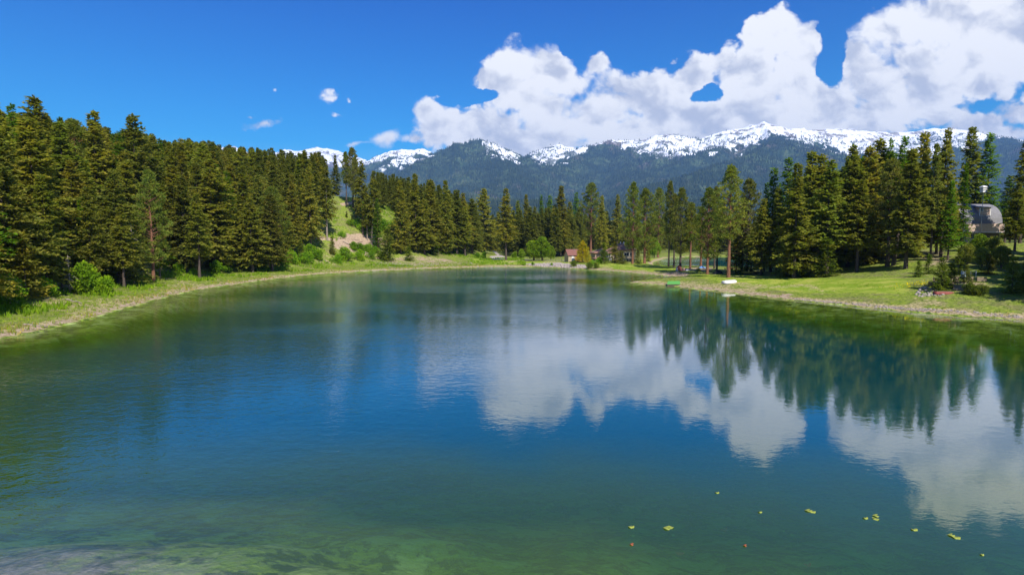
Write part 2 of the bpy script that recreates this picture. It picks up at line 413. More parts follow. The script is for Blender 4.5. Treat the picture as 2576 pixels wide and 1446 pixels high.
# water: see-through sheet whose body colour takes over with depth
m, T, out = mat('water'); M['water'] = m
geo = T.new('ShaderNodeNewGeometry'); pos = geo.outputs['Position']
op = T.attr('opacity').outputs['Fac']; dpth = T.attr('depth').outputs['Fac']
sp = T.vmath('MULTIPLY', pos, (1, 1.6, 1))
w1 = T.noise(sp, 1.1, 3, .55, .3); w2 = T.noise(sp, 4.5, 2, .5, .2); w3 = T.noise(sp, .22, 2, .5)
wind = T.ramp(T.noise(T.vmath('MULTIPLY', pos, (.6, 1.2, 1)), .028, 3, .5), .40, .62)
sxyz = T.new('ShaderNodeSeparateXYZ'); T.l.new(pos, sxyz.inputs[0])
wob = T.math('MULTIPLY', T.math('SUBTRACT', T.noise(T.vmath('MULTIPLY', pos, (.5, 1.3, 1)), .05, 3, .5), .5), 34)
calm = T.math('MULTIPLY', T.ramp(T.math('ADD', sxyz.outputs[0], wob), -12, 4), T.ramp(T.math('ADD', T.math('SUBTRACT', sxyz.outputs[1], T.math('MULTIPLY', T.math('MAXIMUM', T.math('SUBTRACT', sxyz.outputs[0], 12), 0), 2.6)), T.math('MULTIPLY', wob, .5)), 66, 48))
amp = T.math('MULTIPLY_ADD', calm, -.76, .85)
amp = T.math('MULTIPLY', amp, T.math('MULTIPLY_ADD', wind, .9, .45))
amp = T.math('MULTIPLY', amp, T.ramp(sxyz.outputs[1], 150, 195, 1., 2.4))
amp = T.math('MULTIPLY', amp, T.ramp(sxyz.outputs[0], -4, -28, 1., 1.7))
hgt = T.math('ADD', T.math('MULTIPLY', w1, .040), T.math('MULTIPLY', w2, .013)); hgt = T.math('ADD', hgt, T.math('MULTIPLY', w3, .02))
bmp = T.new('ShaderNodeBump'); bmp.inputs['Distance'].default_value = 1.0
T.l.new(T.math('MULTIPLY', amp, hgt), bmp.inputs['Height'])
body = T.mix(T.ramp(dpth, 2.2, 5.5), (.042, .095, .005), (.0003, .060, .072))
body = T.mix(T.ramp(dpth, .1, 2.2), (.20, .31, .018), body)
df = T.new('ShaderNodeBsdfDiffuse'); T.l.new(body, df.inputs[0])
tp = T.new('ShaderNodeBsdfTransparent'); T.l.new(T.mix(T.ramp(dpth, 0, 2.5), (.93, .97, .93), (.32, .77, .52)), tp.inputs[0])
mb = T.new('ShaderNodeMixShader'); T.put(mb.inputs[0], op); T.l.new(tp.outputs[0], mb.inputs[1]); T.l.new(df.outputs[0], mb.inputs[2])
gl = T.new('ShaderNodeBsdfGlossy'); gl.inputs['Roughness'].default_value = .03; gl.inputs[0].default_value = (1, 1, 1, 1)
T.l.new(bmp.outputs[0], gl.inputs['Normal'])
fr = T.new('ShaderNodeFresnel'); fr.inputs[0].default_value = 1.40; T.l.new(bmp.outputs[0], fr.inputs['Normal'])
mg = T.new('ShaderNodeMixShader'); T.put(mg.inputs[0], T.math('MINIMUM', T.math('MULTIPLY', fr.outputs[0], 1.7), .56)); T.l.new(mb.outputs[0], mg.inputs[1]); T.l.new(gl.outputs[0], mg.inputs[2])
T.l.new(mg.outputs[0], out.inputs[0])

# mountain
m, T, out = mat('mountain'); M['mountain'] = m
geo = T.new('ShaderNodeNewGeometry'); pos = geo.outputs['Position']
sn = T.attr('snow').outputs['Fac']; wd = T.attr('wood').outputs['Fac']
v1 = T.noise(T.vmath('MULTIPLY', pos, (1, 1, .45)), .022, 5, .68); v2 = T.noise(pos, .0035, 5, .6)
forest = T.mix(T.ramp(v1, .35, .65), (.012, .026, .018), (.036, .056, .028))
forest = T.mix(T.ramp(v2, .45, .62), forest, T.mix(T.ramp(v1, .4, .6), (.035, .065, .028), (.085, .115, .05)))
forest = T.mix(T.ramp(T.noise(pos, .0022, 4, .6), .56, .68), forest, T.mix(T.ramp(v1, .4, .6), (.05, .055, .035), (.13, .11, .085)))
rock = T.mix(T.ramp(v1, .4, .6), (.10, .085, .08), (.22, .19, .18))
sm = T.math('MULTIPLY', T.ramp(T.math('ADD', sn, T.math('MULTIPLY', T.math('SUBTRACT', v1, .5), 3.0)), .34, .48), T.ramp(sn, .06, .25))
under = T.mix(T.ramp(T.math('ADD', wd, T.math('MULTIPLY', T.math('SUBTRACT', v2, .5), 1.2)), .35, .6), rock, forest)
streak = T.ramp(T.noise(T.vmath('MULTIPLY', pos, (1, 1, .35)), .0075, 7, .68), .50, .58)
sm = T.math('MULTIPLY', sm, T.math('MULTIPLY_ADD', streak, -.85, 1.0))
c = T.mix(sm, under, (.86, .88, .92))
d = T.new('ShaderNodeBsdfDiffuse'); T.l.new(c, d.inputs[0])
b = T.new('ShaderNodeBump'); b.inputs['Strength'].default_value = .7; b.inputs['Distance'].default_value = 25
T.l.new(v1, b.inputs['Height']); T.l.new(b.outputs[0], d.inputs['Normal']); T.l.new(d.outputs[0], out.inputs[0])

# ------------------------------------------------------------------ the ground sheet (lake bed included)
def axis(lo, hi, step, far, g=1.13):
    core = list(np.arange(lo, hi+1e-6, step)); a = []; s = step; v = lo
    while v > -far: s *= g; v -= s; a.append(v)
    b = []; s = step; v = hi
    while v < far: s *= g; v += s; b.append(v)
    return np.array(a[::-1]+core+b)
gx = axis(-130, 175, .8, 14000); gy = axis(-14, 270, .8, 14000)
GX, GY = np.meshgrid(gx, gy); GZ = height(GX.ravel(), GY.ravel()).reshape(GX.shape)
nx, ny = len(gx), len(gy)
idx = np.arange(nx*ny).reshape(ny, nx)
quads = np.stack([idx[:-1,:-1], idx[:-1,1:], idx[1:,1:], idx[1:,:-1]], -1).reshape(-1, 4)
fxs, fys = GX.ravel(), GY.ravel()
dm, dp = fields(fxs, fys); dd = np.minimum(dm, dp)
dlg = seg_dist(fxs, fys, LEFTL, False)
def px_np(x, y, z):
    yc = np.maximum(y*math.cos(PITCH)-(z-CZ)*math.sin(PITCH), .01); zc = (z-CZ)*math.cos(PITCH)+y*math.sin(PITCH)
    return 1288+F*x/yc, 723-F*zc/yc
PXg, PYg = px_np(fxs, fys, GZ.ravel())
ingr = (fys > 10)
def soft_poly_world(pts_px, feather=2.0):
    P = np.array([hit(*p)[:2] for p in pts_px]); s = sdist(fxs, fys, P); return sst(.5-s/(2*feather))
def path_world(pts_px, width):
    P = np.array([hit(*p)[:2] for p in pts_px]); return sst(1.2-seg_dist(fxs, fys, P, False)/width)
dry = np.where(dd > 0, np.exp(-((dd-1.1)/1.2)**2)*.85, 0)
dry += .50*sst((fbm(fxs/7, fys/7, 4, 61)-.47)/.2)*sst((30-dd)/10)
dirt = np.exp(-((dd-.9)/1.1)**2)*.62
dirt = np.where(dd > 0, dirt, 0)
dirt = np.maximum(dirt, np.maximum.reduce([
    soft_poly_world([(838,606),(870,590),(905,588),(960,600),(1000,615),(985,622),(935,612),(905,622),(880,640),(840,622)], 1.5),
    soft_poly_world([(960,655),(1000,640),(1040,640),(1120,650),(1180,662),(1100,668),(1000,665)], 2.0)*.5,
    path_world([(842,606),(880,628),(935,646),(985,652)], 1.2),
    path_world([(790,600),(842,606)], 1.2),
    soft_poly_world([(855,512),(890,508),(885,516),(858,520)], 1.0),
    soft_poly_world([(1010,590),(1040,585),(1030,600),(1015,610)], 1.5),
    soft_poly_world([(1660,690),(1700,684),(1735,686),(1725,697),(1680,698)], 1.5)*.8,
    soft_poly_world([(1930,745),(1985,738),(2000,742),(1975,750)], 1.0)*.9,
    soft_poly_world([(1700,676),(1760,672),(1800,674),(1790,682),(1720,682)], 1.2)*.6,
    soft_poly_world([(2290,640),(2380,630),(2400,660),(2330,672)], 2)*.55]))
gravel = np.maximum.reduce([path_world([(1238,626),(1252,640),(1275,650),(1340,654),(1420,655),(1440,657)], 1.5),
    soft_poly_world([(1232,645),(1260,640),(1275,652),(1240,653)], 1.2),
    soft_poly_world([(1330,664),(1400,661),(1470,666),(1475,674),(1400,671),(1335,668)], 1.0),
    path_world([(720,706),(900,682),(1060,675)], .5)*.6])
lawn = np.maximum.reduce([soft_poly_world([(1190,648),(1300,657),(1430,659),(1440,664),(1330,664),(1190,664)], 2.0),
    soft_poly_world([(1470,664),(1580,658),(1640,648),(1720,666),(1760,684),(1650,684),(1560,678)], 3.0),
    soft_poly_world([(1710,695),(1850,690),(2100,700),(2300,700),(2300,745),(2000,738),(1800,715)], 3.0)*.7])
bedm = (dd < 0).astype(float)
silt = np.clip(np.exp(-(((fxs+16)/10.0)**2+((fys-10)/7.5)**2))*1.3+np.where(dd < 0, np.exp(dd/.8)*.3, 0), 0, 1)
me = mesh_np('ground', np.stack([fxs, fys, GZ.ravel()], 1), quads, True,
             dict(dry=np.clip(dry, 0, 1), dirt=dirt, gravel=gravel, lawn=lawn, bed=bedm, silt=silt))
ground = tag(link('ground', me, M['ground']), kind='structure')

def water_sheet(name, x0, x1, y0, y1, step, which):
    xs = np.arange(x0, x1, step); ys = np.arange(y0, y1, step); XX, YY = np.meshgrid(xs, ys)
    z = height(XX.ravel(), YY.ravel()); m_, p_ = fields(XX.ravel(), YY.ravel())
    keep = ((m_ if which == 0 else p_) < 1.5).reshape(XX.shape)
    id_ = np.arange(XX.size).reshape(XX.shape)
    q = np.stack([id_[:-1,:-1], id_[:-1,1:], id_[1:,1:], id_[1:,:-1]], -1)
    k = keep[:-1,:-1] & keep[:-1,1:] & keep[1:,1:] & keep[1:,:-1]; q = q[k]
    used = np.unique(q); remap = np.zeros(XX.size, int); remap[used] = np.arange(len(used))
    depth = np.maximum(-z, 0)[used]; opac = 1-np.exp(-np.maximum(depth-.05, 0)*.42)
    me = mesh_np(name, np.stack([XX.ravel()[used], YY.ravel()[used], np.zeros(len(used))], 1), remap[q], True, dict(depth=depth, opacity=opac*.97))
    return tag(link(name, me, M['water']), kind='structure')
water_sheet('lake_water', -85, 80, -16, 202, 1.0, 0)
water_sheet('pond_water', 46, 175, 176, 330, 2.0, 1)

# ------------------------------------------------------------------ mountains
def el_h(py, dist, px=1288):
    u_, v_ = uv(px, py); return CZ+v_*dist   # dist measured along +Y
RIDGES = [  # (px, py, forward distance), slope
 ([(470,412),(540,373),(590,370),(640,386),(700,398),(745,388),(795,370),(850,380),(890,404),(960,430)], 11000, .40),
 ([(880,430),(915,410),(950,391),(985,380),(1010,377),(1040,379),(1062,373),(1078,381),(1100,396),(1130,410)], 8600, .52),
 ([(1320,400),(1345,383),(1365,372),(1385,366),(1410,362),(1440,369),(1470,379),(1500,392)], 8000, .55),
 ([(1480,378),(1510,361),(1540,350),(1580,354),(1620,351),(1650,342),(1680,336),(1720,343),(1760,346),(1800,336),(1850,325),(1890,315),(1922,309),(1950,318),(1990,328),(2030,329),(2080,323),(2130,323),(2180,330),(2230,333),(2290,330),(2350,322),(2400,322),(2440,330),(2480,345),(2500,360),(2540,364),(2590,372),(2700,390)], 7700, .50)]
RP = []
for pts, dist, slope in RIDGES: RP.append(([(p[0], p[1], dist) for p in pts], slope))
RP += [
 ([(1213,351,6900),(1190,352,6850),(1165,362,6750),(1130,375,6600),(1090,391,6450),(1040,418,6200),(990,440,5900),(930,466,5500)], .56),
 ([(1213,351,6900),(1240,362,7000),(1270,376,7100),(1300,391,7200),(1325,399,7300)], .60),
 ([(1213,353,6880),(1232,385,6400),(1262,410,5950),(1290,435,5500)], .50),
 ([(1510,361,7650),(1480,381,7200),(1440,398,6800),(1390,420,6300),(1320,442,5700),(1240,468,5000),(1150,492,4300)], .46),
 ([(1540,352,7600),(1560,395,6900),(1590,420,6300),(1640,450,5500)], .46),
 ([(1680,338,7650),(1665,365,7200),(1690,400,6600)], .55),
 ([(1922,310,7650),(1880,345,7100),(1800,372,6700),(1740,398,6300)], .52),
 ([(1922,310,7650),(1965,338,7100),(1990,352,6700),(1943,361,5900),(1890,385,5400),(1800,418,4900),(1700,452,4400),(1600,480,4000)], .45),
 ([(1990,352,6700),(2060,385,6300),(2120,420,5800)], .45),
 ([(2130,325,7650),(2180,360,7000),(2230,400,6400)], .50),
 ([(2350,324,7650),(2370,360,6900),(2420,410,6200)], .50),
 ([(2500,360,7300),(2540,367,6500),(2600,372,6000),(2700,380,5600)], .45),
 ([(1060,480,3900),(1250,506,3500),(1450,510,3300),(1650,512,3300),(1850,500,3500),(2100,480,3900),(2400,470,4200)], .22)]
az = np.radians(np.arange(-33, 47, .085)); rr = np.concatenate([np.arange(2500, 8600, 24), np.arange(8600, 12600, 60)])
AZ, RR = np.meshgrid(az, rr); mx_ = (RR*np.tan(AZ)).ravel(); my_ = RR.ravel()
wx = (fbm(mx_/700, my_/700, 4, 71)-.5)*420; wy = (fbm(mx_/700, my_/700, 4, 72)-.5)*420
mz = np.full(mx_.shape, -60.); dbest = np.full(mx_.shape, 3000.)
for pts, slope in RP:
    P3 = [(uv(a, b)[0]*d, d, CZ+uv(a, b)[1]*d) for a, b, d in pts]
    for (x0, y0, z0), (x1, y1, z1) in zip(P3[:-1], P3[1:]):
        vx, vy = x1-x0, y1-y0; l2 = vx*vx+vy*vy
        for use_w in (0,):
            fade = 1.0
        k = np.clip(((mx_-x0)*vx+(my_-y0)*vy)/l2, 0, 1)
        ds0 = np.hypot(mx_-x0-k*vx, my_-y0-k*vy)
        f = np.clip(ds0/350, 0, 1)
        xw, yw = mx_+wx*f, my_+wy*f
        k = np.clip(((xw-x0)*vx+(yw-y0)*vy)/l2, 0, 1)
        ds = np.hypot(xw-x0-k*vx, yw-y0-k*vy)
        zz = z0+k*(z1-z0)-slope*ds*(1-.12*np.clip(ds/2500, 0, 1))
        dbest = np.where(zz > mz, ds0, dbest)
        kk = 18.0; mz = np.where(abs(mz-zz) < kk, np.maximum(mz, zz)+(kk-abs(mz-zz))**2/(4*kk), np.maximum(mz, zz))
hgt_ = np.clip(mz/900, 0, 1)
gull = fbm(mx_/420, my_/420, 5, 81, .5, True)
crest = np.clip(1-0*mz, 0, 1)
mz = mz+hgt_*((gull-.62)*260*(.12+.88*sst(dbest/700)))+hgt_*(fbm(mx_/90, my_/90, 4, 91)-.5)*34
MZ = mz.reshape(AZ.shape)
gyy, gxx = np.gradient(MZ); 
slopex = gxx/np.maximum(np.gradient(mx_.reshape(AZ.shape), axis=1), 1); slopey = gyy/np.gradient(my_.reshape(AZ.shape), axis=0)
big = fbm(mx_/900, my_/900, 4, 101); sm_ = fbm(mx_/160, my_/160, 4, 103)
# snow keeps on high ground, on open faces turned east; trees keep to the spurs
line = 900+220*(big-.5)*2+190*(sm_-.5)*2-(slopex.ravel()*-260)
vpx, vpy = px_np(mx_, my_, mz)
SL = np.array([(500,420),(900,420),(915,424),(1000,420),(1060,412),(1085,398),(1130,368),(1190,356),(1209,356),(1214,388),(1260,406),(1310,408),(1340,402),(1385,418),(1450,402),(1480,380),(1510,362),(1560,378),(1600,398),(1690,408),(1760,392),(1830,388),(1900,372),(1935,352),(1985,356),(2050,385),(2110,398),(2300,402),(2420,380),(2470,362),(2500,352),(2600,352)], float)
snow = sst((np.interp(vpx, SL[:, 0], SL[:, 1])-vpy-5+34*(sm_-.5)*2+14*(big-.5)*2)/13+.30+slopex.ravel()*.25)
snow = np.where(my_ > 10000, .8, snow)
snow = np.where((my_ < 5600), 0, snow)
snow = .93*snow*(1-.62*sst((fbm(mx_/230, my_/500, 4, 107)-.53)/.12)*np.clip((1500-mz)/500, 0, 1))
wood = sst((1420-mz+400*(big-.5))/220)
idx = np.arange(mx_.size).reshape(AZ.shape)
quads = np.stack([idx[:-1,:-1], idx[:-1,1:], idx[1:,1:], idx[1:,:-1]], -1).reshape(-1, 4)
me = mesh_np('mountain_range', np.stack([mx_, my_, mz], 1), quads, True, dict(snow=snow, wood=wood))
tag(link('mountain_range', me, M['mountain']), kind='structure')
# far forest on the slopes: real little trees, one object of stuff
def gn_scatter(name, pts, scl, rot, sources, material, kind='stuff', colour=(.05,.07,.03)):
    me = mesh_np(name, pts, [], False, dict(scl=scl, rot=rot)) if False else bpy.data.meshes.new(name)
    me.vertices.add(len(pts)); me.vertices.foreach_set('co', np.asarray(pts, np.float32).ravel())
    for k, a in (('scl', scl), ('rot', rot)):
        at = me.attributes.new(k, 'FLOAT', 'POINT'); at.data.foreach_set('value', np.asarray(a, np.float32))
    o = link(name, me); o.color = (*colour, 1)
    ng = bpy.data.node_groups.new(name, 'GeometryNodeTree')
    ng.interface.new_socket('Geometry', in_out='INPUT', socket_type='NodeSocketGeometry'); ng.interface.new_socket('Geometry', in_out='OUTPUT', socket_type='NodeSocketGeometry')
    G = NT(ng); gi = G.new('NodeGroupInput'); go = G.new('NodeGroupOutput')
    m2p = G.new('GeometryNodeMeshToPoints'); G.l.new(gi.outputs[0], m2p.inputs[0])
    iop = G.new('GeometryNodeInstanceOnPoints'); G.l.new(m2p.outputs[0], iop.inputs['Points'])
    if sources == 'cone':
        j = G.new('GeometryNodeJoinGeometry')
        for z, r, h in ((.08, .20, .5), (.38, .15, .62)):
            cn = G.new('GeometryNodeMeshCone'); cn.inputs['Vertices'].default_value = 5; cn.inputs['Radius Bottom'].default_value = r; cn.inputs['Depth'].default_value = h
            tf = G.new('GeometryNodeTransform'); G.l.new(cn.outputs[0], tf.inputs[0]); tf.inputs['Translation'].default_value = (0, 0, z)
            G.l.new(tf.outputs[0], j.inputs[0])
        smn = G.new('GeometryNodeSetMaterial'); smn.inputs['Material'].default_value = material; G.l.new(j.outputs[0], smn.inputs[0])
        G.l.new(smn.outputs[0], iop.inputs['Instance'])
    else:
        g2i = G.new('GeometryNodeGeometryToInstance')
        for s_ in sources:
            oi = G.new('GeometryNodeObjectInfo', transform_space='ORIGINAL'); oi.inputs['Object'].default_value = s_
            G.l.new(oi.outputs['Geometry'], g2i.inputs[0])
        G.l.new(g2i.outputs[0], iop.inputs['Instance']); iop.inputs['Pick Instance'].default_value = True
        ri = G.new('FunctionNodeRandomValue', data_type='INT'); ri.inputs['Min'].default_value = 0; ri.inputs['Max'].default_value = len(sources)-1
        G.l.new([x for x in ri.outputs if x.type == 'INT'][0], iop.inputs['Instance Index'])
    a1 = G.new('GeometryNodeInputNamedAttribute', data_type='FLOAT'); a1.inputs['Name'].default_value = 'scl'
    a2 = G.new('GeometryNodeInputNamedAttribute', data_type='FLOAT'); a2.inputs['Name'].default_value = 'rot'
    cr = G.new('ShaderNodeCombineXYZ'); G.l.new(a2.outputs[0], cr.inputs[2])
    G.l.new(cr.outputs[0], iop.inputs['Rotation'])
    G.l.new(a1.outputs[0], iop.inputs['Scale']); G.l.new(iop.outputs[0], go.inputs[0])
    md = o.modifiers.new('scatter', 'NODES'); md.node_group = ng
    return tag(o, kind=kind)
m, T, out = mat('far_conifer'); M['far_conifer'] = m
oi = T.new('ShaderNodeObjectInfo'); d = T.new('ShaderNodeBsdfDiffuse')
cr_ = T.mix(oi.outputs['Random'], (.012, .026, .016), (.050, .068, .028)); geo = T.new('ShaderNodeNewGeometry')
cr_ = T.mix(T.ramp(T.noise(geo.outputs['Position'], .0028, 4, .6), .54, .66), cr_, T.mix(oi.outputs['Random'], (.04, .075, .03), (.10, .12, .06)))
T.l.new(cr_, d.inputs[0]); T.l.new(d.outputs[0], out.inputs[0])
nT = 90000
ci = RS.randint(0, mx_.size, nT*3); jx = RS.uniform(-14, 14, len(ci)); jy = RS.uniform(-14, 14, len(ci))
ok = (mz[ci] > 60) & (my_[ci] < 8600) & (RS.rand(len(ci)) > snow[ci]*.80) & (RS.rand(len(ci)) < np.clip(1.15*wood[ci], 0, 1))
ci = ci[ok][:nT]; jx = jx[ok][:nT]; jy = jy[ok][:nT]
gn_scatter('mountain_forest', np.stack([mx_[ci]+jx, my_[ci]+jy, mz[ci]-2], 1), RS.uniform(16, 34, len(ci)), RS.uniform(0, 6.3, len(ci)), 'cone', M['far_conifer'])
# haze
HB = MB().box((1500, 4500, 920), (30000, 19000, 1860))
hm, T, out = mat('haze'); pv = T.new('ShaderNodeVolumePrincipled'); pv.inputs['Color'].default_value = (.26, .52, 1, 1); pv.inputs['Density'].default_value = 5.8e-5
pv.inputs['Anisotropy'].default_value = 0.0
T.l.new(pv.outputs[0], out.inputs['Volume'])
hz = HB.build('haze', hm); hz['kind'] = 'stuff'

# ------------------------------------------------------------------ plants: generators
def leaf_mesh(name, C, D, S, L, W, rnd):
    """diamond leaves / needle sprays: centre base C, direction D, side S"""
    n = len(C); L = L[:, None]; W = W[:, None]
    Nn = np.cross(D, S); Nn /= np.linalg.norm(Nn, axis=1)[:, None]+1e-9
    v = np.empty((n, 4, 3)); v[:, 0] = C; v[:, 1] = C+D*L*.5+S*W*.5+Nn*W*.12; v[:, 2] = C+D*L; v[:, 3] = C+D*L*.5-S*W*.5+Nn*W*.12
    f = np.arange(n*4).reshape(n, 4); tri = np.concatenate([f[:, [0,1,2]], f[:, [0,2,3]]])
    return mesh_np(name, v.reshape(-1, 3), tri, False, dict(rnd=np.repeat(rnd, 4)))
def unit(a): return a/(np.linalg.norm(a, axis=1)[:, None]+1e-9)
def conifer(seed, H=20., R=3.0, base=.12, whorl=.30, nb=8, droop=.35, up_top=.5, spray=.62, width=.34, step=.30, power=.85, missing=.15, lump=.35, narrow_top=1.0, sparse=1.0):
    r = np.random.RandomState(seed); C, D, S, L, W, Q = [], [], [], [], [], []
    z = base*H; ph = r.uniform(0, 6.28, 6); sticks = []
    while z < H*.99:
        t_ = (z-base*H)/(H*(1-base))
        prof = (1-t_)**power
        prof *= min(1, .55+t_*3.5) if base > .05 else min(1, .75+t_*2)
        for b_ in range(int(nb*(1 if t_ < .85 else .8))):
            if r.rand() < missing: continue
            a = r.uniform(0, 2*math.pi)
            lob = 1+lump*(math.sin(2*a+ph[0]+z*.5)*.5+math.sin(3*a+ph[1]-z*.9)*.35+math.sin(a+ph[2]+z*.33)*.5)
            bq = r.rand(); ln = max(.30, R*prof*lob*r.uniform(.55, 1.2))
            e0 = (up_top*t_-droop*.25*(1-t_))+r.normal(0, .09)
            k = np.arange(.18, 1.0001, step/ln) if ln > step else np.array([.5, 1.])
            k = k[r.rand(len(k)) < sparse] if sparse < 1 else k
            if not len(k): continue
            hx, hy = math.cos(a), math.sin(a)
            rr_ = k*ln; zz = z+rr_*e0-droop*(k**2)*ln*.42
            base_p = np.stack([hx*rr_, hy*rr_, zz], 1)
            sticks.append((z, hx, hy, ln, e0, droop))
            m_ = len(k)
            for sgn in (-1, 0, 1):
                an = a+sgn*r.uniform(.55, 1.15, m_)
                dz = r.normal(-.18 if sgn else .05, .28, m_)+e0*.5
                d_ = unit(np.stack([np.cos(an), np.sin(an), dz], 1))
                tip = (1-k)*.9+.45
                C.append(base_p+r.normal(0, .07, (m_, 3))); D.append(d_)
                sd = np.stack([-np.sin(an), np.cos(an), r.normal(0, .55, m_)], 1); S.append(unit(sd))
                L.append(spray*r.uniform(.7, 1.35, m_)*np.minimum(1, .6+.4*tip)); W.append(width*r.uniform(.7, 1.3, m_))
                Q.append(np.clip((k-.45)*1.2, 0, 1)*r.rand(m_)*.75+.45*bq*r.rand(m_))
        z += whorl*r.uniform(.7, 1.3)*(1 if t_ < .8 else .8)
    # leader
    n = 26; zz = np.linspace(H*.955, H, n); C.append(np.stack([r.normal(0, .04, n), r.normal(0, .04, n), zz], 1))
    an = r.uniform(0, 6.28, n); D.append(unit(np.stack([np.cos(an)*.6, np.sin(an)*.6, np.full(n, .8)], 1))); S.append(unit(np.stack([-np.sin(an), np.cos(an), np.zeros(n)], 1)))
    L.append(np.full(n, .42)); W.append(np.full(n, .16)); Q.append(r.rand(n))
    return leaf_mesh('crown', *[np.concatenate(q) for q in (C, D, S, L, W, Q)]), sticks
def pine(seed, H=20., R=2.7, base=.34, nclump=95, top_round=.6, leafs=60, rs=.62):
    r = np.random.RandomState(seed); C, D, S, L, W, Q = [], [], [], [], [], []; limbs = []
    for i in range(nclump):
        t_ = (i+r.rand())/nclump; z = H*(base+(1-base)*t_*.985)
        env = R*min(1, .45+2.6*t_)*(1-t_**2.6*(.92))*(1 if t_ < .75 else 1)
        a = i*2.399+r.uniform(-.6, .6); q = r.uniform(.25, 1.08)**.7; ln = env*q*r.uniform(.75, 1.15)
        c0 = np.array([math.cos(a)*ln, math.sin(a)*ln, z+.14*ln])
        limbs.append((z-.35*ln, c0)); rad_ = rs*r.uniform(.75, 1.3)*(1-.35*t_)
        n = leafs; v = unit(r.normal(0, 1, (n, 3))); v[:, 2] = v[:, 2]*.62+.12
        C.append(c0+v*rad_*r.uniform(.25, 1, (n, 1))); d_ = unit(v+r.normal(0, .35, (n, 3))+np.array([0, 0, .35])); D.append(d_)
        S.append(unit(np.cross(d_, r.normal(0, 1, (n, 3))))); L.append(r.uniform(.26, .48, n)); W.append(r.uniform(.10, .19, n))
        Q.append(np.clip(v[:, 2]*.8+.2, 0, 1)*r.rand(n)*.8)
    return leaf_mesh('crown', *[np.concatenate(q) for q in (C, D, S, L, W, Q)]), limbs
def broadleaf(seed, H=5., R=2.2, lobes=16, leafs=260, size=.2, zmin=.15, pointed=False):
    r = np.random.RandomState(seed); C, D, S, L, W, Q = [], [], [], [], [], []
    for i in range(lobes):
        t_ = (i+.5)/lobes; z = H*(zmin+(1-zmin)*t_*.9)
        env = R*((1-t_)**.75 if pointed else math.sin(math.pi*min(1, .22+.78*t_))**.7)
        a = i*2.4+r.uniform(-.5, .5); ln = env*r.uniform(.25, .75); c0 = np.array([math.cos(a)*ln, math.sin(a)*ln, z])
        rd = max(.35*R*r.uniform(.7, 1.2)*(1 if not pointed else 1.15-t_), .22); n = leafs
        v = unit(r.normal(0, 1, (n, 3))); C.append(c0+v*rd*np.array([1, 1, .85])*r.uniform(.45, 1.05, (n, 1)))
        d_ = unit(v+r.normal(0, .7, (n, 3))); D.append(d_); S.append(unit(np.cross(d_, r.normal(0, 1, (n, 3)))))
        L.append(size*r.uniform(.7, 1.4, n)); W.append(size*r.uniform(.5, 1, n)); Q.append(np.clip(v[:, 2]*.6+.3, 0, 1)*r.rand(n))
    me = leaf_mesh('crown', *[np.concatenate(q) for q in (C, D, S, L, W, Q)]); v = None
    return me
def trunk_mesh(seed, H=20., r0=.30, sticks=(), dead=True, wob=.12):
    r = np.random.RandomState(seed+500); b = MB(); n = 9; prev = None
    xs = np.cumsum(r.normal(0, wob, n+1))*.5; ys = np.cumsum(r.normal(0, wob, n+1))*.5; xs -= xs[0]; ys -= ys[0]
    xs *= np.linspace(0, 1, n+1); ys *= np.linspace(0, 1, n+1); xs[-1] = ys[-1] = 0
    xs *= np.sin(np.linspace(0, math.pi, n+1)); ys *= np.sin(np.linspace(0, math.pi, n+1))
    for i in range(n):
        z0, z1 = H*.985*i/n, H*.985*(i+1)/n
        ra = r0*(1-.93*i/n)*(1.22 if i == 0 else 1); rb = r0*(1-.93*(i+1)/n)
        b.tube((xs[i], ys[i], z0 if i else -.6), (xs[i+1], ys[i+1], z1), ra, rb, 7, cap=False)
    for s_ in sticks:
        if len(s_) == 6:
            if r.rand() < .12:
                z, hx, hy, ln, e0, dr = s_; b.tube((0, 0, z), (hx*ln*.85, hy*ln*.85, z+ln*.85*e0-dr*.3*ln), .045, .012, 3, False)
        else:
            z, c0 = s_
            if r.rand() < .75: b.tube((0, 0, z), tuple(c0), .07, .03, 3, False)
    if dead:
        for i in range(16):
            z = r.uniform(.05, .30)*H; a = r.uniform(0, 6.28); ln = r.uniform(.7, 2.0)
            b.tube((0, 0, z), (math.cos(a)*ln, math.sin(a)*ln, z-r.uniform(0, .5)), .03, .008, 3, False)
    return b.mesh('trunk', True)
LIB = {}
def lib(kind, seed, **kw):
    if kind in ('fir', 'larch', 'young'):
        cm, st = conifer(seed, **kw)
    else: cm, st = pine(seed, **kw)
    cm.materials.append(M['needle'])
    return cm, st
for s_ in range(6):
    kw = [dict(R=4.1, base=.07, lump=.55, power=1.0), dict(R=4.5, base=.12, lump=.45, missing=.2), dict(R=3.7, base=.15, droop=.45), dict(R=4.9, base=.06, power=.75, lump=.4), dict(R=3.4, base=.28, power=.75, missing=.2), dict(R=4.2, base=.14, power=.68, lump=.5, missing=.2)][s_]
    cm, st = lib('fir', 100+s_, **kw); tm = trunk_mesh(s_, sticks=st[::3]); tm.materials.append(M['bark']); LIB.setdefault('fir', []).append((cm, tm))
for s_ in range(4):
    kw = [dict(R=3.3, base=.34, nclump=130), dict(R=3.8, base=.26, nclump=150), dict(R=2.7, base=.42, nclump=110), dict(R=4.0, base=.18, nclump=170)][s_]
    cm, st = lib('pine', 200+s_, **kw); tm = trunk_mesh(20+s_, sticks=st, r0=.33); tm.materials.append(M['bark_red']); LIB.setdefault('pine', []).append((cm, tm))
for s_ in range(3):
    cm, st = lib('larch', 300+s_, R=2.9+.35*s_, base=.15, whorl=.34, nb=7, droop=.22, spray=.52, width=.26, missing=.12); tm = trunk_mesh(40+s_, sticks=st[::2], r0=.24); tm.materials.append(M['bark']); LIB.setdefault('larch', []).append((cm, tm))
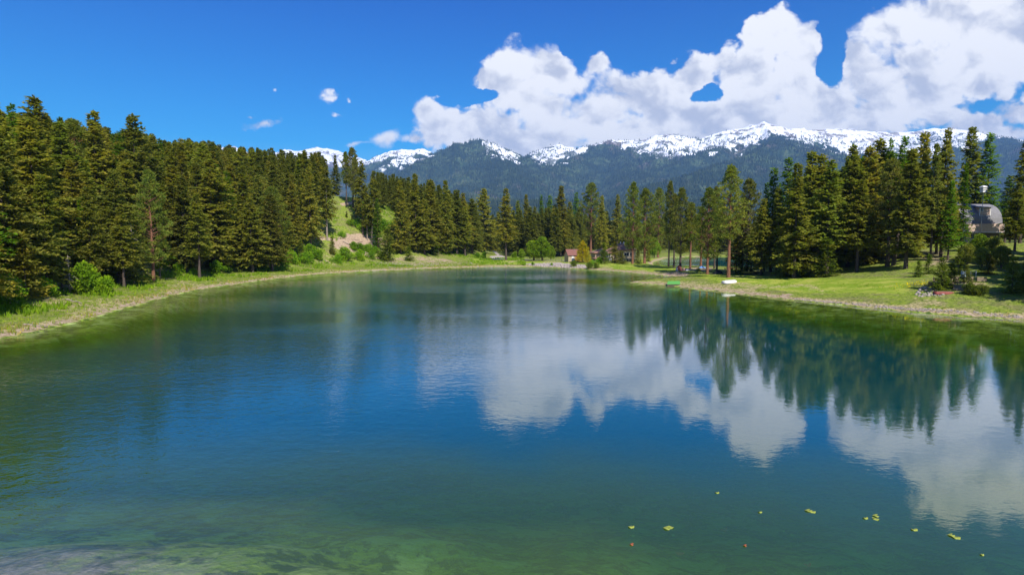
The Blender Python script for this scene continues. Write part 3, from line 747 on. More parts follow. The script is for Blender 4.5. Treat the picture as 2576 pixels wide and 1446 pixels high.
for s_ in range(3):   # young trees, 5 m high
    cm, st = lib('young', 400+s_, H=5., R=1.5+.25*s_, base=.03, whorl=.19, nb=7, droop=.15, spray=.34, width=.16, step=.2, missing=.08, lump=.25, power=.8); tm = trunk_mesh(60+s_, H=5., r0=.09, dead=False, wob=.02); tm.materials.append(M['bark']); LIB.setdefault('young', []).append((cm, tm))
def bl(key, seed, H, trunk=True, **kw):
    cm = broadleaf(seed, H=H, **kw); cm.materials.append(M['leaf'])
    b = MB(); r = np.random.RandomState(seed)
    for i in range(4): a = r.uniform(0, 6.28); b.tube((0, 0, -.3), (math.cos(a)*.25*H*.5, math.sin(a)*.25*H*.5, H*.62), .028*H if i == 0 else .016*H, .008*H, 5, False)
    tm = b.mesh('trunk', True); tm.materials.append(M['bark']); LIB.setdefault(key, []).append((cm, tm))
for s_ in range(3): bl('bush', 500+s_, 2.2, R=1.5+.2*s_, lobes=12, leafs=190, size=.17, zmin=.08)
for s_ in range(2): bl('broad', 520+s_, 6., R=2.6, lobes=22, leafs=260, size=.24, zmin=.22)
bl('golden', 540, 7., R=3.3, lobes=34, leafs=240, size=.20, zmin=.06, pointed=True)
HREF = dict(fir=20., pine=20., larch=20., young=5., bush=2.2, broad=6., golden=7.)
NAME = dict(fir='fir_tree', pine='pine_tree', larch='larch_tree', young='young_fir', bush='bush', broad='broadleaf_tree', golden='golden_tree')
TINT = dict(fir=(.248, .236, .046), firdark=(.180, .185, .044), firgreen=(.225, .240, .044), pine=(.210, .240, .044), larch=(.120, .205, .016), young=(.145, .185, .026), bush=(.17, .29, .016), broad=(.18, .28, .022), golden=(.44, .34, .02), grey=(.16, .13, .10))
ALLTREES = []; CROWN_SRC = {}
def tree(kind, x, y, z, H, tint=None, label=None, group=None, var=None, lean=0, bark=None, cat=None, wd=1.0):
    i = random.randrange(len(LIB[kind])) if var is None else var
    cm, tm = LIB[kind][i]; s = H/HREF[kind]
    o = thing(NAME[kind], label, cat or ('bush' if kind == 'bush' else 'tree'), (x, y, z-.05), random.uniform(0, 6.28), group, s)
    wid = random.uniform(.85, 1.30)*wd
    if kind in ('fir', 'pine', 'larch') and H < 17: wid *= (17/H)**.35
    o.scale = (s*wid, s*wid, s)
    if lean: o.rotation_euler[1] = lean; o.rotation_euler[2] = 0
    if bark and bark != tm.materials[0]:
        key = (tm.name, bark.name)
        if key not in CROWN_SRC: t2 = tm.copy(); t2.materials.clear(); t2.materials.append(bark); CROWN_SRC[key] = t2
        tm = CROWN_SRC[key]
    link('trunk', tm, None, o); c = link('crown', cm, None, o)
    tc_ = TINT[tint or kind]; v = random.uniform(.80, 1.2); wr = random.uniform(.92, 1.07)
    c.color = (tc_[0]*v*wr, tc_[1]*v, tc_[2]*v, 1)
    ALLTREES.append((x, y, H)); return o
def ptree(kind, px, by, ty, label, tint=None, group=None, dist=None, **kw):
    """a tree whose foot and tip stand at given pixels of the photograph"""
    if dist is None: x, y, z = hit(px, by)
    else:
        dx, dy, dz = unproj_dir(px, by); x, y = dx/dy*dist, dist; z = float(height(np.array([x]), np.array([y]))[0])
    u_, v_ = uv(px, ty); H = CZ+v_*y-z
    return tree(kind, x, y, z, max(H, 1.), tint, label, group, **kw)

# ------------------------------------------------------------------ trees one can tell apart
FAR = 'trees along the far shore'; RG = 'trees of the right grove'; LG = 'trees at the foot of the left hillside'
T_ = ptree
T_('pine',387,709,428,'lakeside pine with a bare rust red trunk on the left bank','pine',LG,var=3,bark=M['bark_red'])
T_('fir',468,683,445,'broad drooping fir just right of the red trunked pine on the left bank','firdark',LG,var=3)
T_('fir',617,668,418,'tall gold tipped fir at the lake edge left of the bright thicket','fir',LG,var=0)
T_('pine',689,669,470,'slim pine with a thin reddish trunk near the right end of the left lakeside row','pine',LG,var=1)
T_('fir',540,676,400,'tall olive fir between the drooping fir and the gold tipped fir','fir',LG,var=3)
T_('fir',655,660,440,'dark fir standing left of the slim reddish trunked pine','firdark',LG,var=1)
T_('fir',740,640,440,'narrow olive fir where the left lakeside row meets the bright bushes','fir',LG,var=2)
T_('fir',300,715,430,'dark dense fir left of the red trunked pine, low on the left bank','firdark',LG,var=3)
T_('fir',232,725,470,'broad olive fir above the round leafy bush on the left bank','fir',LG,var=1)
T_('fir',120,735,440,'tall ragged fir above the young bushy fir at the far left','firgreen',LG,var=1)
T_('fir',20,740,330,'dark fir at the far left edge of the lakeside','firdark',LG,var=3)
T_('young',66,752,590,'bushy young fir on the bank at the far left','fir',LG,var=1)
T_('fir',157,728,588,'grey dying fir with drooping bare twigs beside the round leafy bush','grey',LG,var=4)
T_('fir',114,700,243,'tallest brown tipped fir on the skyline at the far left','fir',None,dist=112,var=3)
T_('fir',257,690,281,'pointed fir rising above the skyline right of the tallest one','fir',None,dist=118,var=0)
T_('fir',354,680,288,'rounded dark fir sticking up from the skyline above the red trunked pine','firdark',None,dist=124,var=3)
T_('fir',0,700,226,'fir cut off by the left edge of the picture, rising over the skyline','firgreen',None,dist=92,var=3)
T_('larch',57,700,262,'thin green larch tip on the skyline beside the tallest fir','larch',None,dist=105)
T_('pine',208,690,300,'open crowned pine on the left skyline between the tallest and the pointed fir','pine',None,dist=122,var=1)
T_('fir',401,680,338,'small spire of a fir on the skyline right of the rounded dark fir','firdark',None,dist=150,var=2)
def snag(px, by, ty, label, seed):
    x, y, z = hit(px, by); H = CZ+uv(px, ty)[1]*y-z; o = thing('dead_tree', label, 'tree', (x, y, z-.1), seed)
    r = np.random.RandomState(seed); b = MB(); b.tube((0, 0, -.3), (.1, .1, H*.6), .16, .10, 7); b.tube((.1, .1, H*.6), (0, 0, H), .10, .02, 7); b.build('trunk', M['deadwood'], o, True)
    for i in range(34):
        zz = H*r.uniform(.12, .97); a = r.uniform(0, 6.28); ln = 2.6*(1-zz/H)**.6*r.uniform(.4, 1); p1 = Vector((math.cos(a)*ln*.6, math.sin(a)*ln*.6, zz-.1*ln)); b = MB()
        b.tube((.05, .05, zz), p1, .045, .025, 4); b.tube(p1, p1+Vector((math.cos(a+.3)*ln*.4, math.sin(a+.3)*ln*.4, -.35*ln)), .025, .008, 4)
        b.tube(p1*1.0, p1+Vector((math.cos(a-.7)*ln*.3, math.sin(a-.7)*ln*.3, -.2*ln)), .018, .006, 3); b.build('branch', M['deadwood'], o)
snag(338, 716, 560, 'bare grey dead tree with drooping limbs left of the red trunked pine', 3)
snag(176, 738, 640, 'short bare dead tree between the grey dying fir and the round bush', 5)
snag(640, 668, 560, 'thin bare dead tree left of the slim reddish trunked pine', 8)
# knoll
T_('fir',913,592,404,'tall fir with a long bare trunk at the top of the eroded bank','fir','trees on the bare knoll',var=4,bark=M['bark'],wd=.75)
T_('pine',896,560,398,'pine high on the knoll behind the tall bare trunked fir','firdark','trees on the bare knoll',var=2,bark=M['bark'],wd=.8)
T_('pine',872,520,382,'pine standing on top of the bare knoll, left of the pair','pine','trees on the bare knoll',var=2,bark=M['bark'],wd=.8)
T_('pine',889,524,372,'taller pine on top of the bare knoll','firdark','trees on the bare knoll',var=0,bark=M['bark'])
T_('fir',935,617,430,'leaning fir with a bare brown trunk over the dark hollow below the knoll','fir','trees on the bare knoll',var=4,lean=.05,bark=M['bark_pale'],wd=.8)
T_('fir',924,606,470,'slender pale trunked tree beside the leaning fir below the knoll','firgreen','trees on the bare knoll',var=4,bark=M['bark_pale'],wd=.6)
T_('larch',951,634,500,'small bright larch with a reddish stem right of the leaning fir','larch','trees on the bare knoll',var=0,bark=M['bark_red'])
T_('young',975,655,578,'dark round crowned young fir on the dirt bank below the knoll','young','young firs on the dirt bank',var=2)
T_('young',1029,656,621,'small round young fir standing alone on the bare dirt','young','young firs on the dirt bank',var=2)
T_('fir',1008,638,455,'broad olive fir behind the small round young fir','fir','trees on the bare knoll',var=0,wd=.8)
T_('fir',1047,634,438,'tall fir with dark foot shadow right of the broad olive fir','fir','trees on the bare knoll',var=0)
T_('young',1092,642,598,'small spreading fir at the right foot of the left hillside','young','young firs on the dirt bank',var=1)
T_('young',836,640,596,'dark little fir between bright bushes under the track','firdark','young firs on the dirt bank',var=0)
T_('fir',823,606,400,'fir with a thin pale trunk beside the start of the dirt track','fir','trees on the bare knoll',var=4,bark=M['bark_pale'],wd=.7)
T_('fir',782,628,420,'dense fir left of the pale trunked fir by the track','fir','trees on the bare knoll',var=2,wd=.8)
T_('young',757,655,605,'bright young fir among the bushes at the lake edge, left of the track','young','young firs on the dirt bank',var=0)
T_('young',872,548,532,'tiny fir on the open grass of the knoll','young','young firs on the dirt bank',var=1)
T_('young',886,560,540,'small fir beside the bright bushes on the knoll','young','young firs on the dirt bank',var=0)
for px,by,ty,ti,lb in [(1085,636,452,'fir','first tall fir right of the knoll'),(1122,640,455,'fir','second tall fir right of the knoll, brown tipped'),(1150,641,478,'firdark','darker fir at the end of the left hillside'),
        (1103,640,520,'firgreen','shorter green fir between the two tall ones right of the knoll'),(1068,640,500,'fir','mid height fir right of the knoll with a bent top'),(1170,645,520,'firgreen','low fir by the white rock at the hillside end')]:
    T_('fir',px,by,ty,lb,ti,'trees at the end of the left hillside')
# far shore row
for k,px,by,ty,ti,lb in [
 ('fir',1218,636,474,'fir','broad fir left of the gravel drive'),('fir',1188,640,499,'firdark','dark fir second to the left of the gravel drive'),('fir',1166,640,486,'fir','fir third to the left of the gravel drive'),
 ('fir',1273,654,474,'fir','lone tall fir on the lawn right of the gravel drive, with a bare foot'),
 ('fir',1323,640,490,'fir','narrow fir behind the lawn, right of the lone fir'),('fir',1303,640,505,'firgreen','short fir between the lone fir and the narrow one'),('fir',1345,640,520,'firdark','dark low fir left of the green larches'),
 ('larch',1361,636,491,'larch','left one of the two deep green larches behind the small round tree'),('larch',1383,636,492,'larch','right one of the two deep green larches behind the small round tree'),
 ('fir',1411,646,468,'fir','tall thin brown topped fir left of the shed'),('larch',1448,630,484,'larch','broad green larch above the shed'),('fir',1432,640,508,'fir','shorter fir in front of the broad larch above the shed'),
 ('pine',1486,640,460,'pine','tall pointed pine right of the golden tree'),('fir',1513,646,492,'fir','brown fir between the pointed pine and the house'),('fir',1552,640,489,'fir','thin fir with a bare trunk behind the house roof'),
 ('pine',1591,664,458,'pine','big full crowned pine with a reddish trunk at the right corner of the house'),('pine',1621,663,474,'pine','rounded pine right beside the big full crowned one'),
 ('pine',1655,648,473,'pine','open crowned pine standing back on the green lawn'),('pine',1682,671,457,'firdark','very slim dark pine, first of the lawn trio'),('pine',1695,672,489,'firdark','shortest dark pine, middle of the lawn trio'),
 ('pine',1711,675,472,'firdark','dark pine with the draped heap at its foot'),('pine',1736,676,509,'pine','short leaning pine right of the draped heap'),
 ('pine',1763,670,520,'pine','thin trunked pine beside the blue tarp'),('pine',1779,690,472,'pine','pine with a reddish trunk left of the black heap'),('pine',1797,676,470,'firdark','pine behind the black heap with a pale thin trunk'),
 ('pine',1803,684,520,'firdark','straight dark trunk beside the black heap'),('pine',1832,698,417,'pine','tallest pine of the point, just behind the white overturned boat'),
 ('pine',1878,690,450,'firdark','dark tipped pine right of the tallest pine on the point'),('fir',1866,688,493,'fir','brown fir behind the tallest pine of the point'),
 ('young',1851,689,595,'young','small fir right of the tallest pine on the point'),('young',1889,690,595,'young','small fir by the yellow kayak'),
 ('larch',1922,684,461,'larch','bright lower larch left of the big fir'),('larch',1938,684,423,'larch','bright tall larch tip left of the big fir'),('larch',1973,684,399,'larch','thin dark larch spire behind the big fir')]:
    T_(k,px,by,ty,lb,ti,FAR,bark=(M['bark'] if ti=='firdark' and k=='pine' else None),var=({1591:3,1621:3,1486:1}.get(px)),wd=(.6 if px in (1552,1513) else .72 if ti=='firdark' and k=='pine' else .95))
for k,px,by,ty,ti,lb in [
 ('fir',1997,700,412,'firgreen','big layered fir at the front edge of the right grove'),('fir',2030,688,382,'fir','tall brown tipped fir behind the big layered fir'),('fir',2054,684,390,'fir','second brown tipped fir right of the big layered fir'),
 ('fir',2079,690,402,'firgreen','fir right of the two brown tipped firs'),('fir',1952,692,470,'fir','olive fir left of the big layered fir'),('fir',1915,692,500,'fir','bushy olive fir over the shaded grass left of the big layered fir'),
 ('fir',2132,672,364,'fir','tall fir with a rounded top left of the middle of the grove'),('pine',2100,676,430,'pine','pine with a pale thin trunk at the front of the grove'),('fir',2155,684,452,'firgreen','front fir with a bare pale foot, alone on the mown edge'),
 ('fir',2175,664,368,'fir','dark peaked fir in the middle of the grove'),('fir',2200,650,350,'firgreen','tall open fir behind the front fir with the pale foot'),('larch',2225,650,350,'larch','light green larch top in the middle of the grove'),
 ('larch',2259,650,344,'larch','dark green spire above the leaning trunk'),('pine',2232,671,400,'firdark','straight dark trunked pine left of the leaning trunk'),
 ('fir',2278,676,376,'fir','broad brown fir in front of the grove, right of the leaning trunk'),('fir',2310,642,333,'fir','tall wide fir with ragged top right of the middle of the grove'),
 ('fir',2340,655,360,'firdark','dark fir between the ragged fir and the one left of the barn'),('fir',2366,645,324,'fir','tallest brown fir left of the barn'),('fir',2355,640,400,'fir','lower fir in front of the tallest brown one by the barn'),
 ('larch',2417,648,412,'larch','bright green larch hiding the left end of the barn'),('larch',2384,655,455,'larch','lower bright larch left of the barn')]:
    T_(k,px,by,ty,lb,ti,RG,bark=(M['bark'] if k=='pine' else None),wd=(.72 if px > 2330 else .95))
T_('pine',2247,668,420,'pine with a leaning trunk in the right grove','firdark',RG,var=2,lean=.10,bark=M['bark'])
T_('fir',2428,600,322,'dark green fir rising behind the barn roof','firgreen',RG,dist=162,var=0)
T_('larch',2474,600,336,'bluish green larch tip right of the fir behind the barn','larch',RG,dist=160)
T_('fir',2550,662,460,'pale green fir at the right end of the barn','firgreen',RG,var=4,dist=104,wd=.8)
T_('larch',2524,655,442,'green larch right behind the barn end','larch',RG,dist=150)
T_('fir',2560,690,352,'tall dark fir near the right edge of the picture','firdark',RG,var=4,dist=122,wd=.8)
T_('fir',2590,690,318,'fir cut off by the right edge of the picture','firdark',RG,var=0,dist=116,wd=.9)
T_('fir',2600,700,480,'low dark fir against the right edge of the picture','firdark',RG,var=0,dist=96,wd=.7)
for px,by,ty,sc_,lb in [(2367,731,650,2,'broad young fir with a pale stem beside the stone pile'),(2310,697,657,1,'young fir left of the broad one by the stone pile'),(2392,722,662,2,'young fir right of the broad one by the stone pile'),
        (2545,738,648,2,'young fir right of the wooden garden terraces'),(2335,690,640,0,'slim young fir behind the broad one by the stone pile'),(2410,690,625,1,'young fir in the shade below the barn'),(2576,735,660,1,'young fir on the bank at the right edge of the picture'),
        (2076,697,600,0,'feathery young fir under the front of the right grove'),(2020,697,612,1,'low young fir at the foot of the big layered fir'),(1978,697,625,2,'young fir with bare twigs by the big layered fir')]:
    T_('young',px,by,ty,lb,'young','young firs in front of the right grove',var=sc_)
# broadleaf and bushes
T_('golden',1466,661,600,'golden yellow pointed tree beside the shed','golden')
T_('broad',1364,656,595,'round light green tree on the lawn left of the shed','broad','small trees on the far lawn',var=0)
T_('broad',1343,656,605,'smaller light green tree left of the round one on the lawn','broad','small trees on the far lawn',var=1)
T_('broad',1386,654,618,'bright bushy tree between the round tree and the shed','broad','small trees on the far lawn',var=1)
T_('broad',1311,652,626,'thin young tree beside the gravel drive','broad','small trees on the far lawn',var=0)
T_('broad',1645,650,598,'yellow green leafy tree behind the pines right of the house','broad',None,var=1)
T_('broad',2462,652,588,'leafy green tree in front of the barn','broad',None,var=0)
T_('broad',2500,655,594,'dark leafy tree shading the right of the barn front','firgreen',None,var=1)
T_('broad',2432,668,612,'low leafy tree in the hollow below the left end of the barn','firgreen',None,var=1)
T_('broad',2470,672,620,'dark leafy thicket in the middle of the hollow below the barn','firgreen',None,var=0)
T_('broad',2518,676,618,'dark leafy thicket at the right of the hollow below the barn','firgreen',None,var=1)
T_('young',2486,690,640,'dark young fir in the hollow above the garden terraces','firdark',None,var=2)
T_('young',2430,712,668,'dark young fir left above the garden terraces','firdark',None,var=2)
T_('fir',2536,668,500,'narrow dark fir hiding the right end of the barn','firdark',RG,var=2,dist=112,wd=.8)
BG = 'bright green bushes'
for px,by,ty,lb in [(218,741,662,'large round leafy bush on the left bank beside the grey dying fir'),(262,742,700,'leafy bush just right of the large round one on the left bank'),(118,746,702,'bright sprouting bush below the grey dying fir'),(10,768,700,'bright bush at the far left edge by the stump'),
        (450,686,664,'bright bush between the red trunked pine and the drooping fir'),(485,692,676,'low bright bush under the drooping fir'),(545,688,656,'bush beside the shadow right of the drooping fir'),(572,684,668,'second bush right of the drooping fir'),(616,678,662,'pale low bush at the foot of the gold tipped fir')]:
    T_('bush',px,by,ty,lb,'bush','bushes on the left bank')
for i,(px,by,ty) in enumerate(sorted([(735,665,632),(770,664,636),(800,655,628),(868,655,622),(905,655,628),(935,652,630),(960,650,634),(780,648,615),(715,668,640),(850,662,640)])):
    T_('bush',px,by,ty,'first second third fourth fifth sixth seventh eighth ninth tenth'.split()[i]+' bush from the left in the bright thicket between track and lake','bush','bushes between the track and the lake')
for px,by,ty,w_ in [(905,634,612,'second'),(925,634,615,'third'),(945,637,620,'rightmost'),(890,628,608,'leftmost')]:
    T_('bush',px,by,ty,w_+' bright bush on the dirt between the two arms of the track','bush','bushes between the two arms of the track')
for px,by,ty,w_ in [(900,575,552,'second'),(925,578,550,'third'),(940,580,548,'fourth'),(965,582,552,'fifth'),(990,585,556,'sixth'),(880,568,553,'leftmost'),(1012,588,560,'rightmost'),(915,545,530,'higher'),(905,535,518,'highest')]:
    T_('bush',px,by,ty,w_+' yellow green bush on the upper knoll','bush','bushes on the upper knoll')
for px,by,ty,lb in [(860,598,582,'low bush above the left arm of the track'),(1218,650,634,'bright bush left of the gravel drive'),(1202,650,636,'dark based bush at the edge of the gravel drive bushes'),(1295,650,634,'bush behind the drive, right of the lone fir'),(1318,668,660,'low juniper bush at the left end of the stone bank'),(1340,668,659,'grey green bush beside the juniper on the stone bank'),
        (1388,668,662,'reddish brown shrub on the stone bank'),(1508,664,646,'rounded green bush between the golden tree and the house'),(1490,668,655,'low green bush right of the golden tree')]:
    T_('bush',px,by,ty,lb,'bush')
for px,by,ty,lb in [(1444,671,655,'dark round juniper on the stone bank in front of the shed'),(1482,676,660,'dark hedge on the retaining bank below the golden tree'),(1500,675,660,'right end of the dark hedge below the golden tree'),(2440,742,712,'scraggly pale bush before the wooden garden terraces'),(2465,744,716,'right scraggly bush before the wooden garden terraces'),(1757,684,677,'small dark bush left of the reddish trunk by the blue tarp')]:
    T_('bush',px,by,ty,lb,'young')
T_('young',1630,658,630,'tiny bluish spruce on the lawn right of the house','firgreen',None,var=2)
T_('young',1546,662,610,'young fir in front of the house','fir',None,var=1)
T_('young',1563,664,632,'low young fir below the right wing of the house','firdark',None,var=2)
T_('young',1519,664,612,'young fir before the left wing of the house','young',None,var=1)
T_('young',1605,664,628,'dark young fir between the two big pines by the house','firdark',None,var=0)

# ------------------------------------------------------------------ forest fill
sky_px = np.array([(-300,240),(0,262),(60,285),(110,278),(160,292),(210,312),(257,305),(300,325),(354,318),(400,348),(450,355),(520,356),(600,372),(700,380),(800,385),(860,390),(920,418),(960,432),(1040,446),(1130,460),(1165,488),(1190,505),(1260,512),(1330,515),(1450,520),(1550,516),(1700,520),(1800,508),(1880,490),(1930,452),(2000,424),(2080,410),(2150,378),(2250,366),(2350,352),(2430,345),(2490,365),(2505,450),(2530,450),(2545,372),(2600,340),(2900,330)], float)
sky_px[(sky_px[:, 0] > 440) & (sky_px[:, 0] < 900), 1] -= 9
clear = np.array([(690,700),(712,640),(760,612),(790,570),(815,535),(822,498),(925,494),(965,530),(1035,575),(1070,605),(1120,628),(1190,645),(1250,690),(900,700)], float)
blocked = [ # ground areas kept open (pixels of the photograph)
 np.array([(1190,700),(1190,645),(1230,620),(1255,622),(1290,645),(1420,648),(1460,640),(1600,640),(1640,636),(1760,640),(1990,640),(2010,690),(2130,690),(2180,676),(2300,690),(2300,900),(1600,900)], float),
 np.array([(2195,640),(2290,640),(2300,700),(2195,700)], float),
 np.array([(2290,540),(2620,540),(2620,900),(2290,900)], float), clear]
def occupied(x, y, r):
    return any((x-a)**2+(y-b)**2 < r*r for a, b, h in ALLTREES)
cand = []
for i in range(60000):
    if len(cand) >= 9000: break
    u = random.uniform(-1.15, 1.15); dist = math.sqrt(random.uniform(45**2, 330**2)); cand.append((u*dist, dist))
C_ = np.array(cand); hz_ = height(C_[:, 0], C_[:, 1]); dm_, dp_ = fields(C_[:, 0], C_[:, 1]); dl_ = seg_dist(C_[:, 0], C_[:, 1], LEFTL, False)
ppx, ppy = px_np(C_[:, 0], C_[:, 1], hz_)
ok = (dm_ > 9) & (dp_ > 7)
for L_ in blocked: ok &= ~inside(ppx, ppy, L_)
order = np.argsort(C_[:, 1]); fill = []
for i in order:
    if not ok[i]: continue
    x, y = C_[i]; r_ = 4.0 if x < 0 else 4.8
    if y > 235: r_ = 5.0
    if occupied(x, y, r_): continue
    px, py = ppx[i], ppy[i]; cap = np.interp(px, sky_px[:, 0], sky_px[:, 1])+abs(random.gauss(0, 1))*(18 if px < 420 or px > 1150 else 9)+(0 if random.random() < .4 else 5)
    Hcap = CZ+uv(px, cap)[1]*y-hz_[i]; Hn = random.uniform(17, 26) if x < 0 else random.uniform(19, 27)
    if dm_[i] < 16 and x < 0: Hn *= .8
    H_ = min(Hn, Hcap)
    if H_ < 8: continue
    if x < 0 and 1250 > px > 845 and y < 200: continue
    if x > 0 and x/y > .70 and 92 < y < 152: continue
    ALLTREES.append((x, y, H_)); fill.append((x, y, float(hz_[i]), H_, px, dm_[i], hz_[i]+H_ > 0 and H_ >= Hcap-.01))
nfir = sum(1 for o in COL.objects if o.name.startswith('fir_tree'))
inview = [f for f in fill if -60 < f[4] < 2640]
vis = sorted(inview, key=lambda f: (f[1]-(40 if f[6] else 0)))
indiv = vis[:230]; rest = vis[230:]+[f for f in fill if not (-60 < f[4] < 2640)]
LM = [(-80,'left picture edge'),(40,'bushy young fir'),(114,'tallest skyline fir'),(190,'grey dying fir'),(257,'pointed skyline fir'),(330,'rounded skyline fir'),(400,'red trunked pine'),(468,'drooping fir'),(560,'gold tipped fir'),(640,'slim reddish pine'),(720,'bright thicket'),(800,'dirt track'),(880,'bare knoll'),(960,'leaning fir'),(1040,'round young fir'),(1110,'low hillside fir'),
      (1200,'gravel drive'),(1273,'lone lawn fir'),(1340,'round leafy tree'),(1411,'thin brown fir'),(1450,'shed'),(1486,'golden tree'),(1560,'house'),(1610,'big crowned pine'),(1690,'lawn trio'),(1770,'blue tarp'),(1836,'white boat'),(1885,'kayak'),(1960,'bright larches'),(2000,'big layered fir'),(2080,'brown fir pair'),(2155,'pale footed fir'),(2210,'teal hammock'),(2247,'leaning trunk'),(2310,'ragged fir'),(2375,'tallest brown fir'),(2450,'barn'),(2560,'right picture edge')]
plans = {}
for x, y, z, H, px, dmm, sky_ in indiv:
    kind = 'fir'; q = random.random()
    if x < 0: ti = 'fir' if q < .62 else ('firdark' if q < .82 else 'firgreen'); kind = 'pine' if random.random() < .10 else 'fir'
    else: ti = 'fir' if q < .42 else ('firdark' if q < .72 else 'firgreen'); kind = random.choice(['fir', 'fir', 'pine', 'fir'])
    if random.random() < (.03 if x < 0 else .12): kind, ti = 'larch', 'larch'
    colw = dict(fir='olive brown', firdark='dark', firgreen='dull green', larch='bright green')[ti]; kw_ = dict(fir='fir', pine='pine', larch='larch')[kind]
    if x < 0 and px < 1260:
        where = 'on the skyline' if sky_ else ('in the front rows' if dmm < 22 else 'mid slope'); zone = 'left hillside forest'
    elif px < 1900: where = 'in the row behind'; zone = 'far shore tree row'
    else: where = 'deep inside the grove'; zone = 'right grove'
    lm = min(LM, key=lambda a: abs(a[0]-px)); rel = ('behind' if abs(px-lm[0]) < 14 else ('right of' if px > lm[0] else 'left of'))
    if where.endswith('behind'): where = 'in the back row'
    key = f'{colw} {kw_} {where}, {rel} the {lm[1]}'
    plans.setdefault(key, []).append((px, kind, x, y, z, H, ti, f'{colw} {kw_} trees of the {zone}'))
ORD = 'first second third fourth fifth sixth seventh eighth ninth tenth eleventh twelfth'.split()
for key, lst in plans.items():
    lst.sort()
    for i, (px, kind, x, y, z, H, ti, grp) in enumerate(lst):
        lb = key if len(lst) == 1 else (('left ' if i == 0 else 'right ')+key if len(lst) == 2 else f'{ORD[min(i, 11)]} from left, {key}')
        tree(kind, x, y, z, H, ti, lb, grp, bark=(M['bark'] if kind == 'pine' and ti != 'pine' else None))
srcs = []
for i, ti in ((0, 'fir'), (1, 'firgreen'), (2, 'firdark'), (5, 'fir')):
    me_ = LIB['fir'][i][0]; srcs += [o for o in COL.objects if o.data == me_][:1]
# the mass of trees behind and outside the frame
extra = []
for i in range(1500):
    u = random.uniform(-.6, 1.0); dist = random.uniform(330, 900); x, y = u*dist, dist
    extra.append((x, y))
E = np.array(extra); ez = height(E[:, 0], E[:, 1]); epx, epy = px_np(E[:, 0], E[:, 1], ez)
for i in range(len(E)):
    cap = np.interp(epx[i], sky_px[:, 0], sky_px[:, 1])+abs(random.gauss(0, 1))*14+4
    H_ = min(random.uniform(18, 27), CZ+uv(epx[i], cap)[1]*E[i, 1]-ez[i])
    if H_ > 8: rest.append((E[i, 0], E[i, 1], float(ez[i]), H_, epx[i], 0, False))
# behind the camera and to the sides
for i in range(420):
    a = random.uniform(0, 6.28); dist = random.uniform(60, 200); x, y = math.sin(a)*dist, math.cos(a)*dist-10
    rest.append((x, y, None, random.uniform(15, 22), 9999, 0, False))
side = [r for r in rest if r[2] is None]; rest = [r for r in rest if r[2] is not None]
sx = np.array([r[0] for r in side]); sy = np.array([r[1] for r in side]); sz = height(sx, sy); sdm, sdp = fields(sx, sy); spx, spy = px_np(sx, sy, sz)
for i, r_ in enumerate(side):
    if sdm[i] > 10 and sdp[i] > 5 and (sy[i] < 5 or spx[i] < -250 or spx[i] > 2850): rest.append((sx[i], sy[i], float(sz[i]), r_[3], 0, 0, False))
R_ = np.array([(r[0], r[1], r[2]) for r in rest]); RH = np.array([r[3] for r in rest])
gn_scatter('background_forest', R_, RH/20., RS.uniform(0, 6.28, len(R_)), srcs, None, colour=(.17, .18, .042))

# ------------------------------------------------------------------ grass and ground cover
def tufts(name, pts, h, w, n_bl, colour, seed):
    r = np.random.RandomState(seed); n = len(pts)*n_bl; B = np.repeat(pts, n_bl, 0)+np.concatenate([r.normal(0, .12, (n, 2)), np.zeros((n, 1))], 1)
    d_ = unit(np.concatenate([r.normal(0, .35, (n, 2)), np.ones((n, 1))], 1)); a = r.uniform(0, 6.28, n); s_ = np.stack([np.cos(a), np.sin(a), np.zeros(n)], 1)
    hh = np.repeat(h, n_bl)[:, None]*r.uniform(.6, 1.2, (n, 1)); v = np.empty((n, 3, 3)); v[:, 0] = B-s_*w*.5; v[:, 1] = B+s_*w*.5; v[:, 2] = B+d_*hh
    v[:, :2, 2] -= .04
    me = mesh_np(name, v.reshape(-1, 3), np.arange(n*3).reshape(n, 3), False, dict(rnd=np.repeat(r.rand(n), 3)))
    me.materials.append(M['leaf']); o = link(name, me); o.color = (*colour, 1); return tag(o, kind='stuff')
def scatter(n, region, seed):
    r = np.random.RandomState(seed); x0, x1, y0, y1 = region; x = r.uniform(x0, x1, n); y = r.uniform(y0, y1, n); z = height(x, y); a, b_ = fields(x, y)
    return x, y, z, np.minimum(a, b_), r
x, y, z, d_, r = scatter(150000, (-85, 110, 40, 205), 5)
px, py = px_np(x, y, z); inv = (px > -100) & (px < 2700)
nz = fbm(x/4, y/4, 3, 15)
k = inv & (d_ > .5) & (d_ < 16) & (r.rand(len(x)) < .42) & ((x < 10) | (r.rand(len(x)) < .5)); tufts('grass', np.stack([x, y, z], 1)[k], (.22+.25*nz)[k]*np.where(x < -10, 1.0, .45)[k], .09, 4, (.19, .26, .03), 1)
k = inv & (d_ > .3) & (d_ < 3.2) & (nz > .45) & (r.rand(len(x)) < .55) & ((x < 10) | (r.rand(len(x)) < .5)); tufts('dry_grass', np.stack([x, y, z], 1)[k], (.22+.3*nz)[k]*np.where(x < -10, 1.0, .45)[k], .08, 4, (.33, .27, .13), 2)
x, y, z, d_, r = scatter(26000, (-75, 5, 60, 245), 6); px, py = px_np(x, y, z); nz = fbm(x/5, y/5, 3, 16)
k = (d_ > 5) & (nz > .5) & ~inside(px, py, np.array([(838,615),(870,592),(940,590),(1000,615),(1180,655),(1150,672),(990,668),(930,650),(870,632)], float)); tufts('ground_cover', np.stack([x, y, z], 1)[k], (.35+.5*nz)[k], .22, 5, (.16, .26, .02), 3)

